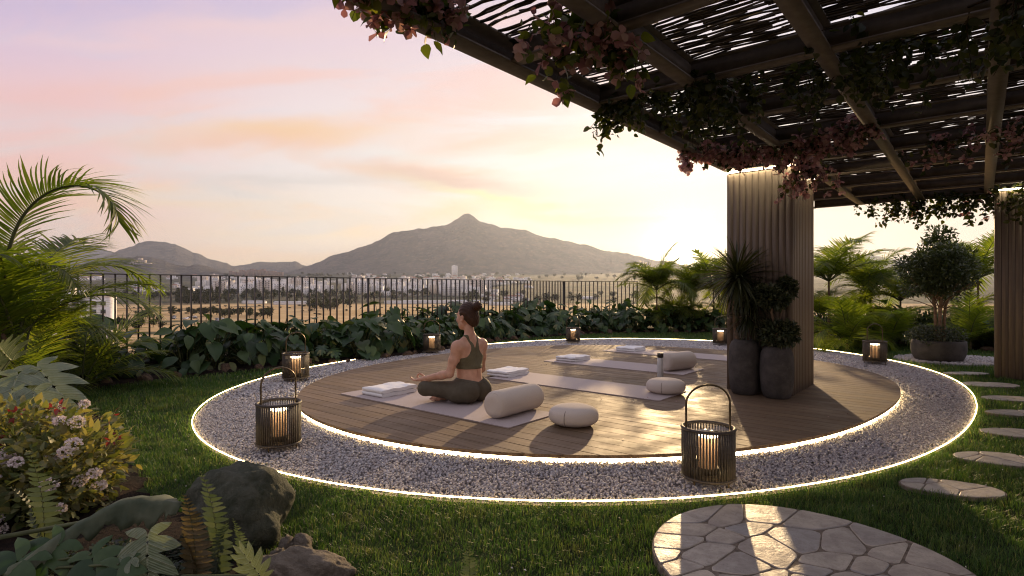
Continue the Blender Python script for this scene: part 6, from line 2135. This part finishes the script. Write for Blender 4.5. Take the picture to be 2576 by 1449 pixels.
# far trees
def far_tree(kind, seed):
    r = np.random.default_rng(seed); b = MB()
    Tm, F = oval(.1, .4)
    if kind == 'cypress':
        n = 260; z = r.uniform(.05, 1, n); rad = .16 * np.clip((1 - z) * 2.2, .08, 1) ** .6 * np.clip(z * 6, .4, 1)
        a = r.uniform(0, 6.28, n); rr_ = rad * r.uniform(.4, 1.1, n)
        P = np.c_[np.cos(a) * rr_, np.sin(a) * rr_, z]; d = np.c_[np.cos(a), np.sin(a), np.full(n, 1.2)]; s = r.uniform(.06, .13, n)
        b.tube([(0, 0, -.05), (0, 0, .5)], [.03, .02], 5, 1)
    else:
        n = 420
        cs = r.normal(0, 1, (9, 3)) * (.13, .13, .08) + (0, 0, .62)
        c = cs[r.integers(0, 9, n)]
        u = nrm(r.normal(size=(n, 3)))
        P = c + u * r.uniform(.08, .24, (n, 1)) * (1, 1, .8); d = u + r.normal(0, .5, (n, 3)); s = r.uniform(.07, .15, n)
        b.tube([(0, 0, -.06), (.02, 0, .3), (0, .02, .6)], [.04, .03, .015], 6, 1)
        for i in range(4):
            b.tube([(0, 0, .35), tuple(cs[i])], [.02, .008], 5, 1)
    b.scatter(Tm, F, frame(nrm(d), UP + r.normal(0, .5, (n, 3))), s, P, 0)
    return b.mesh('far_tree', [M_FART, M_BARK])
M_FART = leafy('far tree leaf', [(.018, .024, .010), (.034, .040, .016), (.055, .056, .022)], .25, .7, .15)
FT = {'cypress': [far_tree('cypress', i) for i in range(2)], 'round_tree': [far_tree('round', i + 5) for i in range(3)]}
def trees(n, x0, x1, y0, y1, kind, h0, h1, label, group):
    for i in range(n):
        px, py = rt2.uniform(x0, x1), rt2.uniform(y0, y1)
        p_ = on_terrain(px, py)
        o = link(kind, FT[kind][rt2.integers(len(FT[kind]))], None, p_, (0, 0, rt2.uniform(0, 6.28)))
        h_ = rt2.uniform(h0, h1); w_ = h_ * rt2.uniform(.85, 1.2); o.scale = (w_, w_, h_)
        tag(o, label, 'tree', group)
trees(26, 445, 555, 758, 766, 'cypress', 20, 30, 'dark cypress in the row at the far edge of the field, left part', 'cypresses at the field edge')
trees(16, 300, 470, 742, 756, 'round_tree', 14, 20, 'dark round tree behind the white building at the left', 'trees behind the white building')
trees(60, 560, 1240, 742, 762, 'round_tree', 12, 22, 'dark tree among the lower edge of the white town', 'trees along the lower edge of the town')
trees(18, 560, 900, 745, 764, 'cypress', 14, 24, 'slim dark tree in front of the white apartment blocks', 'slim trees in front of the town')
trees(26, 770, 880, 768, 782, 'round_tree', 9, 15, 'dark tree in the clump standing in the dry field left of the woman', 'clump of trees in the field')
trees(40, 430, 700, 788, 803, 'round_tree', 6.5, 10, 'bushy tree in the near row along the dry field', 'bushy trees in the near row')
trees(26, 200, 420, 800, 838, 'round_tree', 6, 10, 'olive green bushy tree below the railing at the left', 'bushy trees below the railing')
trees(46, 560, 1000, 692, 704, 'round_tree', 22, 36, 'dark tree of the wooded rise below the mountains', 'trees of the wooded rise')
trees(50, 980, 1600, 688, 708, 'round_tree', 20, 34, 'dusky tree on the slope below the peaked mountain', 'trees on the slope below the peak')
trees(26, 1180, 1600, 742, 768, 'round_tree', 13, 20, 'dusky tree beyond the field right of the woman', 'trees beyond the field on the right')
# low scrub on the field as single bushes
for i in range(60):
    px, py = rt2.uniform(330, 1250), rt2.choice([771, 776, 783, 790]) + rt2.normal(0, 1.2)
    p_ = on_terrain(px, py)
    o = link('scrub_bush', FT['round_tree'][i % 3], None, p_ - UP * .6, (0, 0, rt2.uniform(0, 6)))
    s = rt2.uniform(2.2, 4.5); o.scale = (s * 2.2, s * 1.6, s * .9)
    tag(o, 'low brown scrub bush on the dry field', 'bush', 'scrub bushes on the field')
# parked cars below the terrace
def car_mesh(mat):
    b = MB()
    prof = np.array([(-2.1, .35), (-2.15, .75), (-1.95, 1.0), (-1.35, 1.05), (-.75, 1.5), (.75, 1.52), (1.35, 1.05), (2.0, .95), (2.15, .7), (2.1, .35)])
    k_ = len(prof)
    V = np.vstack([np.c_[prof[:, 0], np.full(k_, -.85), prof[:, 1]], np.c_[prof[:, 0], np.full(k_, .85), prof[:, 1]]])
    b.add(V, [(i, (i + 1) % k_, k_ + (i + 1) % k_, k_ + i) for i in range(k_)])
    for off in (0, k_):
        c_ = np.array([[0, -.85 if off == 0 else .85, .8]])
        b.add(np.vstack([V[off:off + k_], c_]), [(i, (i + 1) % k_, k_) for i in range(k_)])
    for x in (-1.3, 1.3):
        for y in (-.87, .67):
            a = np.linspace(0, 2 * np.pi, 12, endpoint=False)
            b.tube([(x, y, .33), (x, y + .2, .33)], .33, 12, 1)
    b.box((-.7, -.862, 1.08), (.7, -.852, 1.42), 2); b.box((-.7, .852, 1.08), (.7, .862, 1.42), 2)
    return b.mesh('parked_car', [mat, M_DARK, M_WIN])
CM = [car_mesh(bmat('white car paint', (.7, .7, .7), .3)), car_mesh(bmat('grey car paint', (.25, .26, .28), .3)), car_mesh(bmat('dark car paint', (.06, .06, .07), .3))]
for i in range(26):
    px, py = (rt2.uniform(428, 500), rt2.uniform(797, 804)) if i < 12 else (rt2.uniform(540, 610), rt2.uniform(803, 812))
    p_ = on_terrain(px, py)
    o = link('parked_car', CM[i % 3], None, p_ + UP * .1, (0, 0, rt2.uniform(-.3, .3)))
    tag(o, ('white', 'grey', 'dark')[i % 3] + ' parked car in the lot beyond the railing at the left', 'car', 'cars in the lot beyond the railing')

# ================================================================== haze: one even volume round everything
m, N = new_mat('haze')
o_ = N.n('ShaderNodeOutputMaterial')
v = N.n('ShaderNodeVolumePrincipled')
v.inputs['Color'].default_value = (.68, .77, .98, 1)
v.inputs['Density'].default_value = 4.0e-5
v.inputs['Anisotropy'].default_value = .55
N.put(o_, 'Volume', v.outputs[0])
hz = MB().box((-14000, -600, -110), (14000, 12800, 1000)).obj('haze', m)
tag(hz, 'thin warm evening haze over the valley', None, None, 'stuff')
